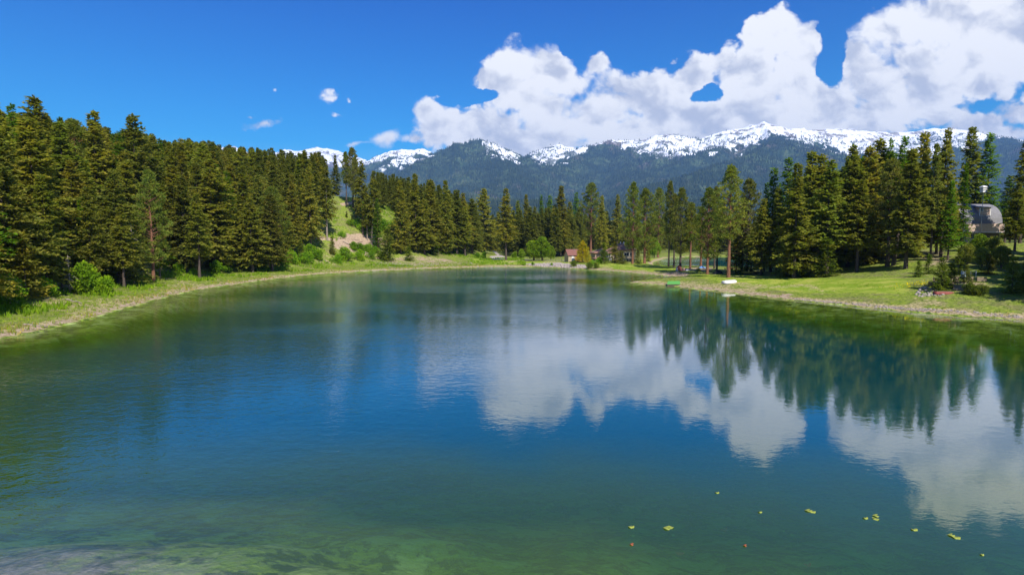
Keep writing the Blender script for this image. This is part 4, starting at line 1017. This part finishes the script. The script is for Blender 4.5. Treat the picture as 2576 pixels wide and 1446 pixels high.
# stones
def stone_mesh(seed, s=1.):
    r = np.random.RandomState(seed); b = bpy.data.meshes.new('stone'); import bmesh
    bm = bmesh.new(); bmesh.ops.create_icosphere(bm, subdivisions=1, radius=s)
    for v in bm.verts: v.co *= r.uniform(.72, 1.15); v.co.z *= .65
    bm.to_mesh(b); bm.free(); return b
SM = [stone_mesh(i) for i in range(5)]
for m_ in SM: m_.materials.append(M['rock'])
def stones(n, poly_px, size, name='stone_bank', seed=3):
    r = np.random.RandomState(seed); P = np.array([hit(*p)[:2] for p in poly_px]); V_, F_ = [], []; k = 0; c = 0
    while k < n and c < n*20:
        c += 1; x = r.uniform(P[:, 0].min(), P[:, 0].max()); y = r.uniform(P[:, 1].min(), P[:, 1].max())
        if not inside(np.array([x]), np.array([y]), P)[0]: continue
        z = float(height(np.array([x]), np.array([y]))[0]); m_ = SM[r.randint(5)]; s = size*r.uniform(.5, 1.5)
        co = np.array([v.co[:] for v in m_.vertices])*s; a = r.uniform(0, 6.28); co = co@np.array([[math.cos(a), math.sin(a), 0], [-math.sin(a), math.cos(a), 0], [0, 0, 1]])
        F_.append(np.array([p.vertices[:] for p in m_.polygons])+sum(len(v) for v in V_)); V_.append(co+np.array([x, y, z+.1*s])); k += 1
    me = mesh_np(name, np.concatenate(V_), np.concatenate(F_)); return tag(link(name, me, M['rock']), kind='stuff')
stones(650, [(1320,664),(1400,661),(1472,668),(1478,676),(1400,672.5),(1335,670)], .30)
stones(80, [(2296,738),(2325,722),(2378,733),(2372,745),(2310,748)], .2, 'stone_pile', 4)
stones(500, [(2000,752),(2300,775),(2560,795),(2576,803),(2300,784),(2000,755)], .10, 'shore_pebbles', 5)
stones(260, [(1000,668),(1160,668),(1300,667),(1300,670.5),(1100,674),(950,681)], .13, 'shore_pebbles', 6)
stones(160, [(930,655),(1000,662),(1120,664),(1080,668),(960,668)], .16, 'loose_stones', 7)
for px, py, s, lb in [(1184,664,.45,'pale boulder at the water edge at the foot of the left hillside'),(1271,668,.35,'small white stone by the water below the lone fir')]:
    x, y, z = hit(px, py); o = link('boulder', SM[1].copy(), None, None, (x, y, z+.1)); o.scale = (s*1.4, s, s*.9); tag(o, lb, 'rock')

# ------------------------------------------------------------------ buildings
def gable(b, L, W, wallH, roofH, over=.35, th=.12):
    """roof with ridge along x"""
    for sgn in (-1, 1):
        a = Vector((0, 0, 0)); dy = W/2+over; sl = roofH/(W/2); z0 = wallH-over*sl; z1 = wallH+roofH
        vs = []
        for xx in (-L/2-over, L/2+over):
            vs += [(xx, sgn*dy, z0), (xx, 0, z1), (xx, 0, z1+th), (xx, sgn*dy, z0+th)]
        b.add(vs, [(0,1,2,3),(4,7,6,5),(0,4,5,1),(3,2,6,7),(0,3,7,4),(1,5,6,2)])
def gable_walls(b, L, W, H, RH):
    vs = [(-L/2,-W/2,-.6),(L/2,-W/2,-.6),(L/2,W/2,-.6),(-L/2,W/2,-.6),(-L/2,-W/2,H),(L/2,-W/2,H),(L/2,W/2,H),(-L/2,W/2,H),(-L/2,0,H+RH),(L/2,0,H+RH)]
    b.add(vs, [(0,1,5,4),(2,3,7,6),(1,2,6,9,5),(3,0,4,8,7)])
def window(parent, c, w, h, axis='y', sgn=-1, sill=True):
    """frame with a pane set in front of the wall; axis = the wall's normal"""
    b = MB(); t_ = .08
    def bb(u, v, du, dv, off, th):
        if axis == 'y': b.box((c[0]+u, c[1]+sgn*off, c[2]+v), (du, th, dv))
        else: b.box((c[0]+sgn*off, c[1]+u, c[2]+v), (th, du, dv))
    bb(-w/2, 0, t_, h+t_, .03, .07); bb(w/2, 0, t_, h+t_, .03, .07); bb(0, h/2, w-t_, t_, .03, .07); bb(0, -h/2, w-t_, t_, .03, .07); bb(0, 0, .05, h-t_, .03, .05)
    f = b.build('window', M['white'], parent); b = MB(); bb(0, 0, w-t_, h-t_, .008, .03); b.build('pane', M['glass'], f)
# shed
x, y, z = hit(1444, 657.5)
shed = thing('shed', 'small tan shed with a red brown roof and an orange door by the far shore', 'shed', (x, y, z), rad(14))
b = MB(); gable_walls(b, 6.0, 4.4, 2.5, 1.5); b.build('wall', M['tan'], shed)
b = MB(); gable(b, 6.0, 4.4, 2.5, 1.9); b.build('roof', M['roof_red'], shed)
MB().box((.9, -2.24, .95), (2.6, .08, 1.9)).build('garage_door', M['orange'], shed)
MB().box((-1.35, -2.24, 1.0), (.8, .08, 2.1)).build('door', M['white'], shed)
MB().box((.9, -2.25, 2.12), (2.6, .07, .4)).build('door_header', M['roof_brown'], shed)
MB().box((.3, -2.9, .02), (6, 1.2, .12)).build('threshold', M['wood_and_shade'], shed)
MB().tube((-.2, -.5, 3.2), (-.2, -.5, 5.0), .05).build('vent_pipe', M['metal'], shed)
# house
x, y, z = hit(1545, 656)
house = thing('house', 'tan house with a brown hipped roof half hidden behind pines on the far shore', 'house', (x, y+3, z-1.2), rad(8))
def hip(b, cx, cy, L, W, z0, rh, over=.6):
    l, w_ = L/2+over, W/2+over; r_ = max(l-w_, .2)
    vs = [(cx-l, cy-w_, z0), (cx+l, cy-w_, z0), (cx+l, cy+w_, z0), (cx-l, cy+w_, z0), (cx-r_, cy, z0+rh), (cx+r_, cy, z0+rh), (cx-l, cy-w_, z0-.2), (cx+l, cy-w_, z0-.2), (cx+l, cy+w_, z0-.2), (cx-l, cy+w_, z0-.2)]
    b.add(vs, [(0,1,5,4),(1,2,5),(2,3,4,5),(3,0,4),(0,6,7,1),(1,7,8,2),(2,8,9,3),(3,9,6,0),(6,9,8,7)])
b = MB(); b.box((4.0, 1, 2.4), (8.5, 7, 5.6)); b.box((-4.2, 0, 1.9), (7.5, 6, 4.4)); b.box((-6.2, -4.0, .8), (4.4, 3.2, 2.6)); b.build('wall', M['tan'], house)
b = MB(); hip(b, 4.0, 1, 8.5, 7, 5.35, 2.6); rf = b.build('roof', M['roof_brown'], house)
b = MB(); hip(b, -4.2, 0, 7.5, 6, 4.25, 1.5); b.build('roof', M['roof_brown'], house)
b = MB(); hip(b, -6.2, -4.0, 4.4, 3.2, 2.2, .8, .45); b.build('porch_roof', M['roof_brown'], house)
for xx in (3.2, 4.5): MB().tube((xx, .6, 7.6), (xx, .6, 8.35), .16, n=8).build('roof_vent', M['white'], rf)
for c, w_, h_ in [((-5.3,-3.03,3.3),1.2,1.1),((-2.6,-3.03,3.3),1.4,1.2),((1.8,-2.53,3.6),1.6,1.4),((4.6,-2.53,3.6),2.0,1.4),((6.6,-2.53,3.6),1.2,1.4),((2.6,-2.53,1.2),1.4,1.6),((5.6,-2.53,1.2),2.2,1.8)]: window(house, c, w_, h_)
MB().box((-1.9,-3.05,1.0),(1.0,.08,2.1)).build('door', M['white'], house)
# barn: tall arched roof, shed dormer, white trim
bx_, by_ = uv(2463, 605)[0]*129, 134.0; bz_ = float(height(np.array([bx_]), np.array([by_]))[0])
TH = rad(3)
barn = thing('barn', 'pink beige barn with a tall arched grey roof and a shed dormer', 'barn', (bx_, by_, 8.5), TH)
BL, BW, WH, AR = 8.6, 10.0, 4.3, 4.5
def arch(n=14, w_=BW/2, h_=AR, sh=0.):  # profile from right eave over ridge to left eave, (y,z)
    out_ = []
    for i in range(n+1):
        a = math.pi*i/n; c_, s_ = math.cos(a), math.sin(a); out_.append((-w_*math.copysign(abs(c_)**.85, c_)-0, WH+h_*s_**.92))
    return out_
pr = arch()
b = MB(); n = len(pr)
prw = [(-BW/2, -1.5)]+[(yy*.985, WH+(zz-WH)*.985) for yy, zz in pr]+[(BW/2, -1.5)]
vs = [(-BL/2, yy, zz) for yy, zz in prw]+[(BL/2, yy, zz) for yy, zz in prw]; q = len(prw)
b.add(vs, [tuple(range(q)), tuple(reversed(range(q, 2*q))), (0, q, q+1, 1), (q-2, 2*q-2, 2*q-1, q-1)]); b.build('wall', M['pink'], barn)
b = MB(); ov = .45
o1 = [(yy*1.03, WH+(zz-WH)*1.02+.0) for yy, zz in pr]; o2 = [(yy*1.055, WH+(zz-WH)*1.045+.02) for yy, zz in pr]
vs = [(-BL/2-ov, yy, zz) for yy, zz in o1]+[(-BL/2-ov, yy, zz) for yy, zz in o2]+[(BL/2+ov, yy, zz) for yy, zz in o1]+[(BL/2+ov, yy, zz) for yy, zz in o2]
fs = []
for i in range(n-1): fs += [(n+i, n+i+1, 3*n+i+1, 3*n+i), (i+1, i, 2*n+i, 2*n+i+1), (i, i+1, n+i+1, n+i), (2*n+i+1, 2*n+i, 3*n+i, 3*n+i+1)]
fs += [(0, n, 3*n, 2*n), (n-1, 2*n-1+0, 4*n-1, 3*n-1)]
b.add(vs, fs); roof = b.build('roof', M['roof_grey'], barn, False)
# dormer on the lake side (-y)
b = MB(); b.box((.75, -3.35, WH+2.7), (2.6, 3.1, 2.1)); dm_o = b.build('dormer', M['pink'], barn)
b = MB(); b.box((.75, -2.95, WH+4.05), (3.3, 4.6, .14), Matrix.Rotation(rad(9), 3, 'X')); b.build('dormer_roof', M['roof_grey'], dm_o)
b = MB()
for xx in (-.50, 2.0): b.box((xx, -4.93, WH+2.7), (.16, .1, 2.1))
b.box((.75, -4.93, WH+1.72), (2.34, .1, .12)); b.build('dormer_trim', M['white'], dm_o)
window(dm_o, (-.02, -4.905, WH+3.15), .6, .75)
b = MB(); b.box((0, -BW/2-.42, WH-.95), (BL+.7, .84, 1.9)); b.build('upper_wall_band', M['pink'], barn)
b = MB()
for xx in (-BL/2-.36, BL/2+.36): b.box((xx, -BW/2-.44, WH-.95), (.14, .9, 1.94))
for xx in (-BL/2+.5, -.3): b.box((xx, -BW/2-.03, .9), (.2, .12, 2.9))
b.box((0, -BW/2-.44, WH-1.93), (BL+.84, .92, .12)); b.build('corner_trim', M['white'], barn)
MB().box((2.05, -BW/2-.03, .9), (4.4, .1, 2.7)).build('garage_opening_shade', M['wood_and_shade'], barn)  # solid dark panel, its colour paints the shade inside the opening
window(barn, (-1.9, -BW/2-.01, 1.5), 1.0, 1.1); window(barn, (-BL/2, -2.2, 2.0), 1.2, 1.4, 'x', -1); window(barn, (-BL/2, 1.5, 5.5), 1.4, 1.8, 'x', -1)
b = MB()
for i in range(len(pr)-1): b.tube((-BL/2-ov-.02, o2[i][0], o2[i][1]), (-BL/2-ov-.02, o2[i+1][0], o2[i+1][1]), .12, n=4)
b.build('gable_trim', M['white'], barn)
# bird house on a pole, in front of the barn
bp = thing('birdhouse', 'white box shaped birdhouse on a tall thin pole above the barn', 'birdhouse', (uv(2466,600)[0]*127.5, 127.5, 0))
bz = float(height(np.array([bp.location.x]), np.array([bp.location.y]))[0]); bp.location.z = bz
top = CZ+uv(2466, 470)[1]*127.5-bz
MB().tube((0, 0, -.5), (0, 0, top-1.2), .06, .045, 8).build('pole', M['metal'], bp)
MB().box((0, 0, top-.62), (.86, .86, 1.1)).build('box', M['white'], bp)
b = MB(); b.box((0, 0, top-1.2), (1.1, 1.1, .07)); b.box((0, 0, top-.62), (1.08, 1.08, .06)); b.build('perch_deck', M['white'], bp)
b = MB(); hip(b, 0, 0, .9, .9, top-.02, .28, .15); b.build('roof', M['white'], bp)
b = MB()
for zz in (top-.9, top-.36):
    for xx in (-.25, .25): b.tube((xx, -.40, zz), (xx, -.46, zz), .08, n=8); 
b.build('entrance_hole_shade', M['wood_and_shade'], bp)  # dark discs on the box paint the shade of the holes

# ------------------------------------------------------------------ things on the point and the banks
x, y, z = hit(1697, 718.5)
dock = thing('floating_dock', 'flat green topped dock pulled up against the bank of the point', 'dock', (x, y+.8, .42), rad(6), None, .85); dock.rotation_euler[0] = rad(9)
b = MB(); vs = [(-2.2,-1.6),(1.0,-1.6),(2.2,1.6),(-.8,1.6)]
b.add([(a, c, .22) for a, c in vs]+[(a, c, .28) for a, c in vs], [(3,2,1,0),(4,5,6,7),(0,1,5,4),(1,2,6,5),(2,3,7,6),(3,0,4,7)]); b.build('green_deck', M['green'], dock)
b = MB(); b.add([(a*.97, c*.97, -.25) for a, c in vs]+[(a*.97, c*.97, .21) for a, c in vs], [(3,2,1,0),(4,5,6,7),(0,1,5,4),(1,2,6,5),(2,3,7,6),(3,0,4,7)]); b.build('float_body', M['wood_and_shade'], dock)
x, y, z = hit(1838, 712)
boat = thing('rowing_boat', 'white rowing boat lying upside down on the grass of the point', 'boat', (x, y, z), rad(36))
def hull(L=4.0, W=1.35, H=.5, n=14, m_=8):
    vs = []; fs = []
    for i in range(n+1):
        t_ = i/n; xx = -L/2+L*t_; wid = W/2*(1-max(0, (t_-.45)/.55)**2.2*.93); hh = H*(1-.25*max(0, (t_-.6)/.4)**2)
        for j in range(m_+1):
            a = math.pi*j/m_; vs.append((xx, -wid*math.copysign(abs(math.cos(a))**.6, math.cos(a)), hh*math.sin(a)**.55))
    for i in range(n):
        for j in range(m_): k = i*(m_+1)+j; fs.append((k, k+m_+1, k+m_+2, k+1))
    fs.append(tuple(range(m_+1))); return vs, fs
b = MB(); b.add(*hull()); b.build('hull', M['white'], boat, True)
b = MB(); b.box((-.1, 0, .53), (3.4, .07, .08)); b.build('keel', M['white'], boat)
b = MB()
for sgn in (-1, 1): b.tube((-2.0, sgn*.69, .05), (.2, sgn*.69, .05), .035, n=5); b.tube((.2, sgn*.69, .05), (1.95, sgn*.08, .05), .035, n=5)
b.build('gunwale', M['white'], boat)
def drape(name, w_, d_, h_, peaks, seed, n=18):
    """cloth thrown over a heap: closed lumpy mound with folds"""
    r = np.random.RandomState(seed); g = np.linspace(-1, 1, n); XX, YY = np.meshgrid(g, g); ZZ = np.zeros_like(XX)
    for (a, c, s_, hh) in peaks: ZZ = np.maximum(ZZ, hh*np.exp(-((XX-a)**2+(YY-c)**2)/s_))
    ang = np.arctan2(YY, XX); ZZ = ZZ*(1+.10*np.sin(ang*9+seed))+.05*(fbm(XX*5+9, YY*5+9, 3, seed)-.5)
    edge = np.clip((1-np.maximum(abs(XX), abs(YY)))*5, 0, 1); ZZ = ZZ*edge
    V_ = np.stack([XX.ravel()*w_/2*(1-.12*(1-edge.ravel())), YY.ravel()*d_/2, ZZ.ravel()*h_+.02], 1); id_ = np.arange(n*n).reshape(n, n)
    q = np.stack([id_[:-1,:-1], id_[:-1,1:], id_[1:,1:], id_[1:,:-1]], -1).reshape(-1, 4)
    return mesh_np(name, V_, q, True)
x, y, z = hit(1712, 682)
hp = thing('covered_heap', 'heap under a maroon and white draped cover at the foot of a pine', 'heap', (x, y+.5, z), 0)
link('cover', drape('cover', 2.6, 1.8, 1.5, [(-.35,0,.16,1),(.1,.1,.12,.95)], 2), M['redc'], hp)
link('white_flap', drape('white_flap', .8, .7, 1.25, [(0,0,.35,1)], 3), simple('pale_cloth', (.48,.42,.42), .9, .2, 4), hp, (-1.0, -.55, 0))
link('side_flap', drape('side_flap', 1.2, .9, .9, [(0,0,.3,1)], 6), simple('dusty_pink_cloth', (.30,.17,.15), .9, .3, 4), hp, (.95, -.35, 0))
o = link('pale_sack', drape('pale_sack', 1.3, .8, .35, [(0,0,.4,1)], 4), M['white'], None, Vector(hit(1729, 681))); tag(o, 'pale sack lying right of the draped heap', 'sack')
o = link('blue_tarp', drape('blue_tarp', 2.3, 1.6, .55, [(-.1,0,.3,1),(.4,.1,.2,.5)], 5), M['blue'], None, Vector(hit(1767, 674))); tag(o, 'crumpled light blue tarp lying near the pond between the pines', 'tarp')
o = link('black_covered_pile', drape('black_covered_pile', 3.0, 1.8, 1.0, [(.2,0,.25,1),(-.6,0,.1,.4)], 7), M['dark'], None, Vector(hit(1806, 689))); tag(o, 'black covered pile between the trunks behind the white boat', 'pile')
x, y, z = hit(1797, 692)
fc = thing('camp_chair', 'low dark folding chair beside the black covered pile', 'chair', (x, y, z), rad(-70))
MB().box((0, 0, .32), (.5, .5, .05)).build('seat', M['dark'], fc); MB().box((0, .27, .62), (.5, .05, .55), Matrix.Rotation(rad(-14), 3, 'X')).build('backrest', M['dark'], fc)
for sx_ in (-.22, .22):
    for sy_ in (-.22, .22): MB().tube((sx_, sy_, -.05), (sx_, sy_, .30), .02, n=5).build('leg', M['metal'], fc)
x, y, z = hit(1884, 691)
ky = thing('kayak', 'yellow kayak resting on a low rack in the shade of the firs', 'kayak', (x, y, z+.5), rad(-8))
b = MB(); vs = []; n_ = 12
for i in range(n_+1):
    t_ = i/n_; r_ = .36*math.sin(math.pi*min(max(t_, .02), .98))**.6
    for j in range(8): a = 2*math.pi*j/8; vs.append((-1.7+3.4*t_, r_*math.cos(a), .22*math.sin(a)*(r_/.36)+.12*(2*t_-1)**2))
fs = [(i*8+j, i*8+(j+1)%8, (i+1)*8+(j+1)%8, (i+1)*8+j) for i in range(n_) for j in range(8)]+[tuple(range(8)), tuple(range(n_*8+7, n_*8-1, -1))]
b.add(vs, fs); b.build('hull', M['yellow'], ky, True); MB().box((0, 0, .2), (.8, .4, .06)).build('cockpit', M['dark'], ky)
rk = thing('boat_rack', 'low wooden rack under the yellow kayak', 'rack', (x, y, z), rad(-8))
for xx in (-.9, .9):
    MB().box((xx, 0, .2), (.1, .9, .1)).build('crossbar', M['wood_and_shade'], rk)
    for yy in (-.35, .35): MB().box((xx, yy, .05), (.09, .09, .35)).build('leg', M['wood_and_shade'], rk)
# teal play tents in the grove
x, y, z = hit(2205, 614)
hm1 = thing('hammock', 'teal sling hammock hanging among the trunks of the right grove', 'hammock', (x, y, z), 0)
b = MB(); ns = 10
for side_, x0 in ((0, -.9), (1, .9)): pass
vs = []; 
for i in range(ns+1):
    t_ = i/ns; xx = -1.3+2.6*t_; zz = .55+1.1*(2*t_-1)**2
    for j in range(5): yy = (-.45+.9*j/4)*math.sin(math.pi*min(max(t_, .06), .94))**.5; vs.append((xx, yy, zz+.55*(yy/.45)**2*.5))
fs = [(i*5+j, i*5+j+1, (i+1)*5+j+1, (i+1)*5+j) for i in range(ns) for j in range(4)]
b.add(vs, fs); b.build('cloth', M['teal'], hm1, True)
b = MB(); b.tube((-1.3, 0, 1.65), (-2.1, 0, 2.3), .02, n=4); b.build('rope', M['metal'], hm1); b = MB(); b.tube((1.3, 0, 1.65), (2.1, 0, 2.3), .02, n=4); b.build('rope', M['metal'], hm1)
x, y, z = hit(2330, 622)
gz = thing('play_frame', 'dark play frame with a blue cloth near the left side of the barn', 'play frame', (x, y, z), rad(10))
for xx in (-1.4, 1.4):
    for yy in (-.8, .8): MB().box((xx, yy, 1.0), (.12, .12, 2.2)).build('post', M['wood_and_shade'], gz)
MB().box((0, 0, 2.15), (3.2, 1.9, .12)).build('top', M['wood_and_shade'], gz); MB().box((.5, -.4, 2.5), (.9, .8, .55)).build('blue_cloth', M['blue'], gz)
# garden terraces
x, y, z = hit(2440, 728)
gd = thing('garden_terrace', 'stepped garden terraces of grey boards and short slatted back fences', 'terrace', (x, y, z-.1), rad(-3))
for i in range(5): MB().box((.4+.25*i, -.2+.55*i, .05+.17*i), (5.6-.3*i, .08, .13)).build('board', M['wood'], gd)
for xx in (-2.2, .0, 2.0, 3.9):
    for k_ in range(3): MB().box((xx, 3.2, 1.05+.22*k_), (1.35, .06, .13)).build('slat', M['wood'], gd)
    for sx_ in (-.62, .62): MB().box((xx+sx_, 3.27, 1.1), (.09, .08, .9)).build('post', M['wood_and_shade'], gd)
MB().box((.8, 3.75, .35), (7.4, 1.0, .9)).build('soil_bed', simple('soil', (.16,.11,.08), .95, .3, 5), gd)
x, y, z = hit(2448, 700)
pf = thing('pipe_frame', 'white pipe frame standing in the dark gap above the garden terraces', 'frame', (x, y, z), 0, None, .72)
for xx in (-.55, .55): MB().tube((xx, 0, -.1), (xx, 0, 1.35), .06, n=6).build('upright', M['white'], pf)
MB().tube((-.6, 0, 1.4), (.6, 0, 1.4), .06, n=6).build('crossbar', M['white'], pf)
x, y, z = hit(2423, 696)
wb = thing('water_tank', 'pale blue plastic drum in the dark gap left of the white pipe frame', 'drum', (x, y, z), 0, None, .75)
MB().tube((0, 0, -.1), (0, 0, 1.2), .42, .42, 14).build('barrel', simple('pale_blue_plastic', (.34,.45,.55), .5, .1, 2), wb); MB().tube((0, 0, 1.2), (0, 0, 1.28), .3, .2, 12).build('lid', M['metal'], wb)
x, y, z = hit(2375, 741)
rc = thing('red_canoe', 'small upturned dark red boat beside the stone pile', 'boat', (x, y, z), rad(-4))
b = MB(); b.add(*hull(2.6, .8, .34)); b.build('hull', simple('dull_red_paint', (.22,.045,.035), .7, .25, 4), rc, True)
b = MB(); b.box((0, 0, .35), (2.0, .05, .05)); b.build('keel', M['wood'], rc)
# yellow flowers
x0_, y0_, z0_ = hit(2305, 722)
r = np.random.RandomState(9); pts = np.stack([x0_+r.normal(0, 1.7, 170), y0_+r.normal(0, .8, 170)], 1); zz = height(pts[:, 0], pts[:, 1])
v_ = unit(r.normal(0, 1, (170, 3))); me = leaf_mesh('yellow_flowers', np.stack([pts[:, 0], pts[:, 1], zz+r.uniform(.2, .5, 170)], 1), unit(v_+[0, -1, .5]), unit(np.cross(v_, [0, 0, 1])), np.full(170, .22), np.full(170, .2), r.rand(170)); me.materials.append(M['leaf'])
o = link('yellow_flowers', me); o.color = (.62, .50, .01, 1); tag(o, kind='stuff')
# logs, stump, fallen branches
def log(px0, py0, px1, py1, r_, label, m=M['deadwood'], name='log'):
    a = Vector(hit(px0, py0)); c = Vector(hit(px1, py1)); o = thing(name, label, 'log', a)
    b = MB(); d = c-a; N_ = 5
    for i in range(N_): b.tube(d*(i/N_)+Vector((0, 0, r_*.7+.05*math.sin(i*2))), d*((i+1)/N_)+Vector((0, 0, r_*.7+.05*math.sin(i*2+2))), r_*(1-.1*i), r_*(1-.1*(i+1)), 7, cap=(i in (0, N_-1)))
    b.build('stem', m, o, True); b = MB()
    b.tube(d*.35+Vector((0, 0, r_)), d*.35+Vector((.1, .1, r_*3.5)), r_*.3, r_*.12, 5); b.tube(d*.7+Vector((0, 0, r_)), d*.7+Vector((-.15, .05, r_*3)), r_*.25, r_*.1, 5); b.build('branch_stub', m, o)
log(862,609,945,648,.16,'long grey log edging the lower arm of the dirt track')
log(878,618,912,610,.14,'dark log in the fork of the dirt track',M['wood_and_shade'])
log(842,600,905,606,.12,'thin dark log along the upper edge of the dirt',M['wood_and_shade'])
log(985,665,1012,668,.14,'bleached drift log beside the water below the young firs',M['bark_pale'])
log(815,655,828,660,.12,'pale log among the bushes left of the track',M['bark_pale'])
log(165,755,205,764,.13,'grey brown log half hidden in the left bank grass')
log(58,820,120,826,.14,'bleached log lying by the waterline at the far left',M['bark_pale'])
log(1036,593,1050,590,.14,'fallen trunk on the shaded bank right of the knoll')
x, y, z = hit(12, 764)
st_ = thing('broken_trunk', 'broken brown trunk with bare drooping twigs at the far left', 'stump', (x, y, z), 0)
MB().tube((0, 0, -.3), (.12, 0, 3.0), .24, .17, 9).build('trunk', M['bark'], st_, True)
for i in range(9):
    b = MB(); a = random.uniform(-1.2, .8); L_ = random.uniform(1.2, 2.8); p0 = Vector((.1, 0, 2.0+.1*i)); p1 = p0+Vector((math.cos(a)*L_*.6, math.sin(a)*L_*.3, .2)); p2 = p0+Vector((math.cos(a)*L_, math.sin(a)*L_*.5, -.5-.1*i)); b.tube(p0, p1, .03, .02, 4); b.tube(p1, p2, .02, .008, 4); b.build('branch', M['deadwood'], st_)
# posts along the drive
for px, py, lb in [(1398,657,'short post at the lawn edge left of the shed'),(1413,657.5,'short post midway between the round tree and the shed'),(1427,658,'lamp topped post just left of the shed')]:
    x, y, z = hit(px, py); o = thing('garden_post', lb, 'post', (x, y, z), 0, 'posts along the gravel drive')
    MB().tube((0, 0, -.1), (0, 0, 1.25), .06, n=6).build('pole', M['wood_and_shade'], o); MB().tube((0, 0, 1.25), (0, 0, 1.5), .10, .07, 8).build('cap', M['metal'], o)
# lily pads
def pad(px, py, s, a0, red, label, depth=0.):
    x, y = gp(px, py, -depth); s *= .82; b = MB(); n_ = 14; vs = [(0, 0, .004)]
    for i in range(n_+1):
        a = a0+.35+(2*math.pi-.7)*i/n_; rr_ = s*(1+.06*math.sin(3*a)); vs.append((rr_*math.cos(a), rr_*.85*math.sin(a), .006+.018*math.sin(2*a+a0)))
    top_ = [(0, i, i+1) for i in range(1, n_+1)]; vs2 = [(v[0], v[1], v[2]-.008) for v in vs]; nn = len(vs)
    fs = top_+[(nn, nn+i+1, nn+i) for i in range(1, n_+1)]+[(i, nn+i, nn+i+1, i+1) for i in range(1, n_+1)]
    b.add(vs+vs2, fs); o = b.build('lily_pad', M['lily_red'] if red else M['lily']); o.location = (x, y, .008-depth)
    tag(o, label, 'lily pad', 'floating lily pads' if not red else 'sunken red lily leaves')
for q in [(2034,1284,.15,.4,0,'left pad of the pair farthest from the bank, yellow green'),(2044,1287,.13,2.2,0,'right pad of the pair farthest from the bank'),(2177,1303,.10,1.,0,'thin sliver of a pad left of the stacked pair'),
          (2203,1297,.13,.1,0,'upper pad of the stacked pair'),(2203,1305,.13,3.,0,'lower pad of the stacked pair'),(2300,1332,.12,1.4,0,'single pad between the stacked pair and the two at the right'),(2393,1346,.13,.3,0,'left one of the two pads nearest the right edge'),(2406,1352,.14,2.,0,'right one of the two pads nearest the right edge'),
          (1588,1325,.12,.9,0,'leftmost floating pad, small and tan'),(1678,1328,.15,0.,0,'oval pad right of the leftmost one'),(1688,1326,.11,3.,0,'brownish pad overlapping the oval one'),(1804,1239,.09,1.,0,'tiny pad alone in the middle of the dark water'),(1912,1288,.08,.6,0,'faint tiny pad left of the farthest pair'),(2470,1395,.07,.6,0,'tiny pad near the lower right edge'),
          (1821,1332,.13,.8,1,'red sunken leaf in the middle of the dark water'),(1710,1391,.14,2.5,1,'orange red sunken leaf under the oval pad'),(2031,1420,.12,1.,1,'orange sunken leaf near the bottom edge'),(1589,1369,.08,0.,1,'small purple red leaf below the leftmost pad'),(1874,1372,.07,0.,1,'dull red leaf right of the middle red one'),(1590,1346,.10,.4,0,'half sunken tan pad below the leftmost one'),(1692,1345,.08,.4,0,'half sunken pad below the oval one'),(1990,1345,.09,.4,0,'pale green sunken leaf below the farthest pair'),(1970,1335,.07,1.4,0,'thin green sunken leaf left of the pale one')]:
    pad(*q, depth=.03 if 'sunken' in q[5] else 0)

for o in COL.objects:
    if 'label' in o and not 4 <= len(o['label'].split()) <= 16: print('LABEL', o.name, o['label'])
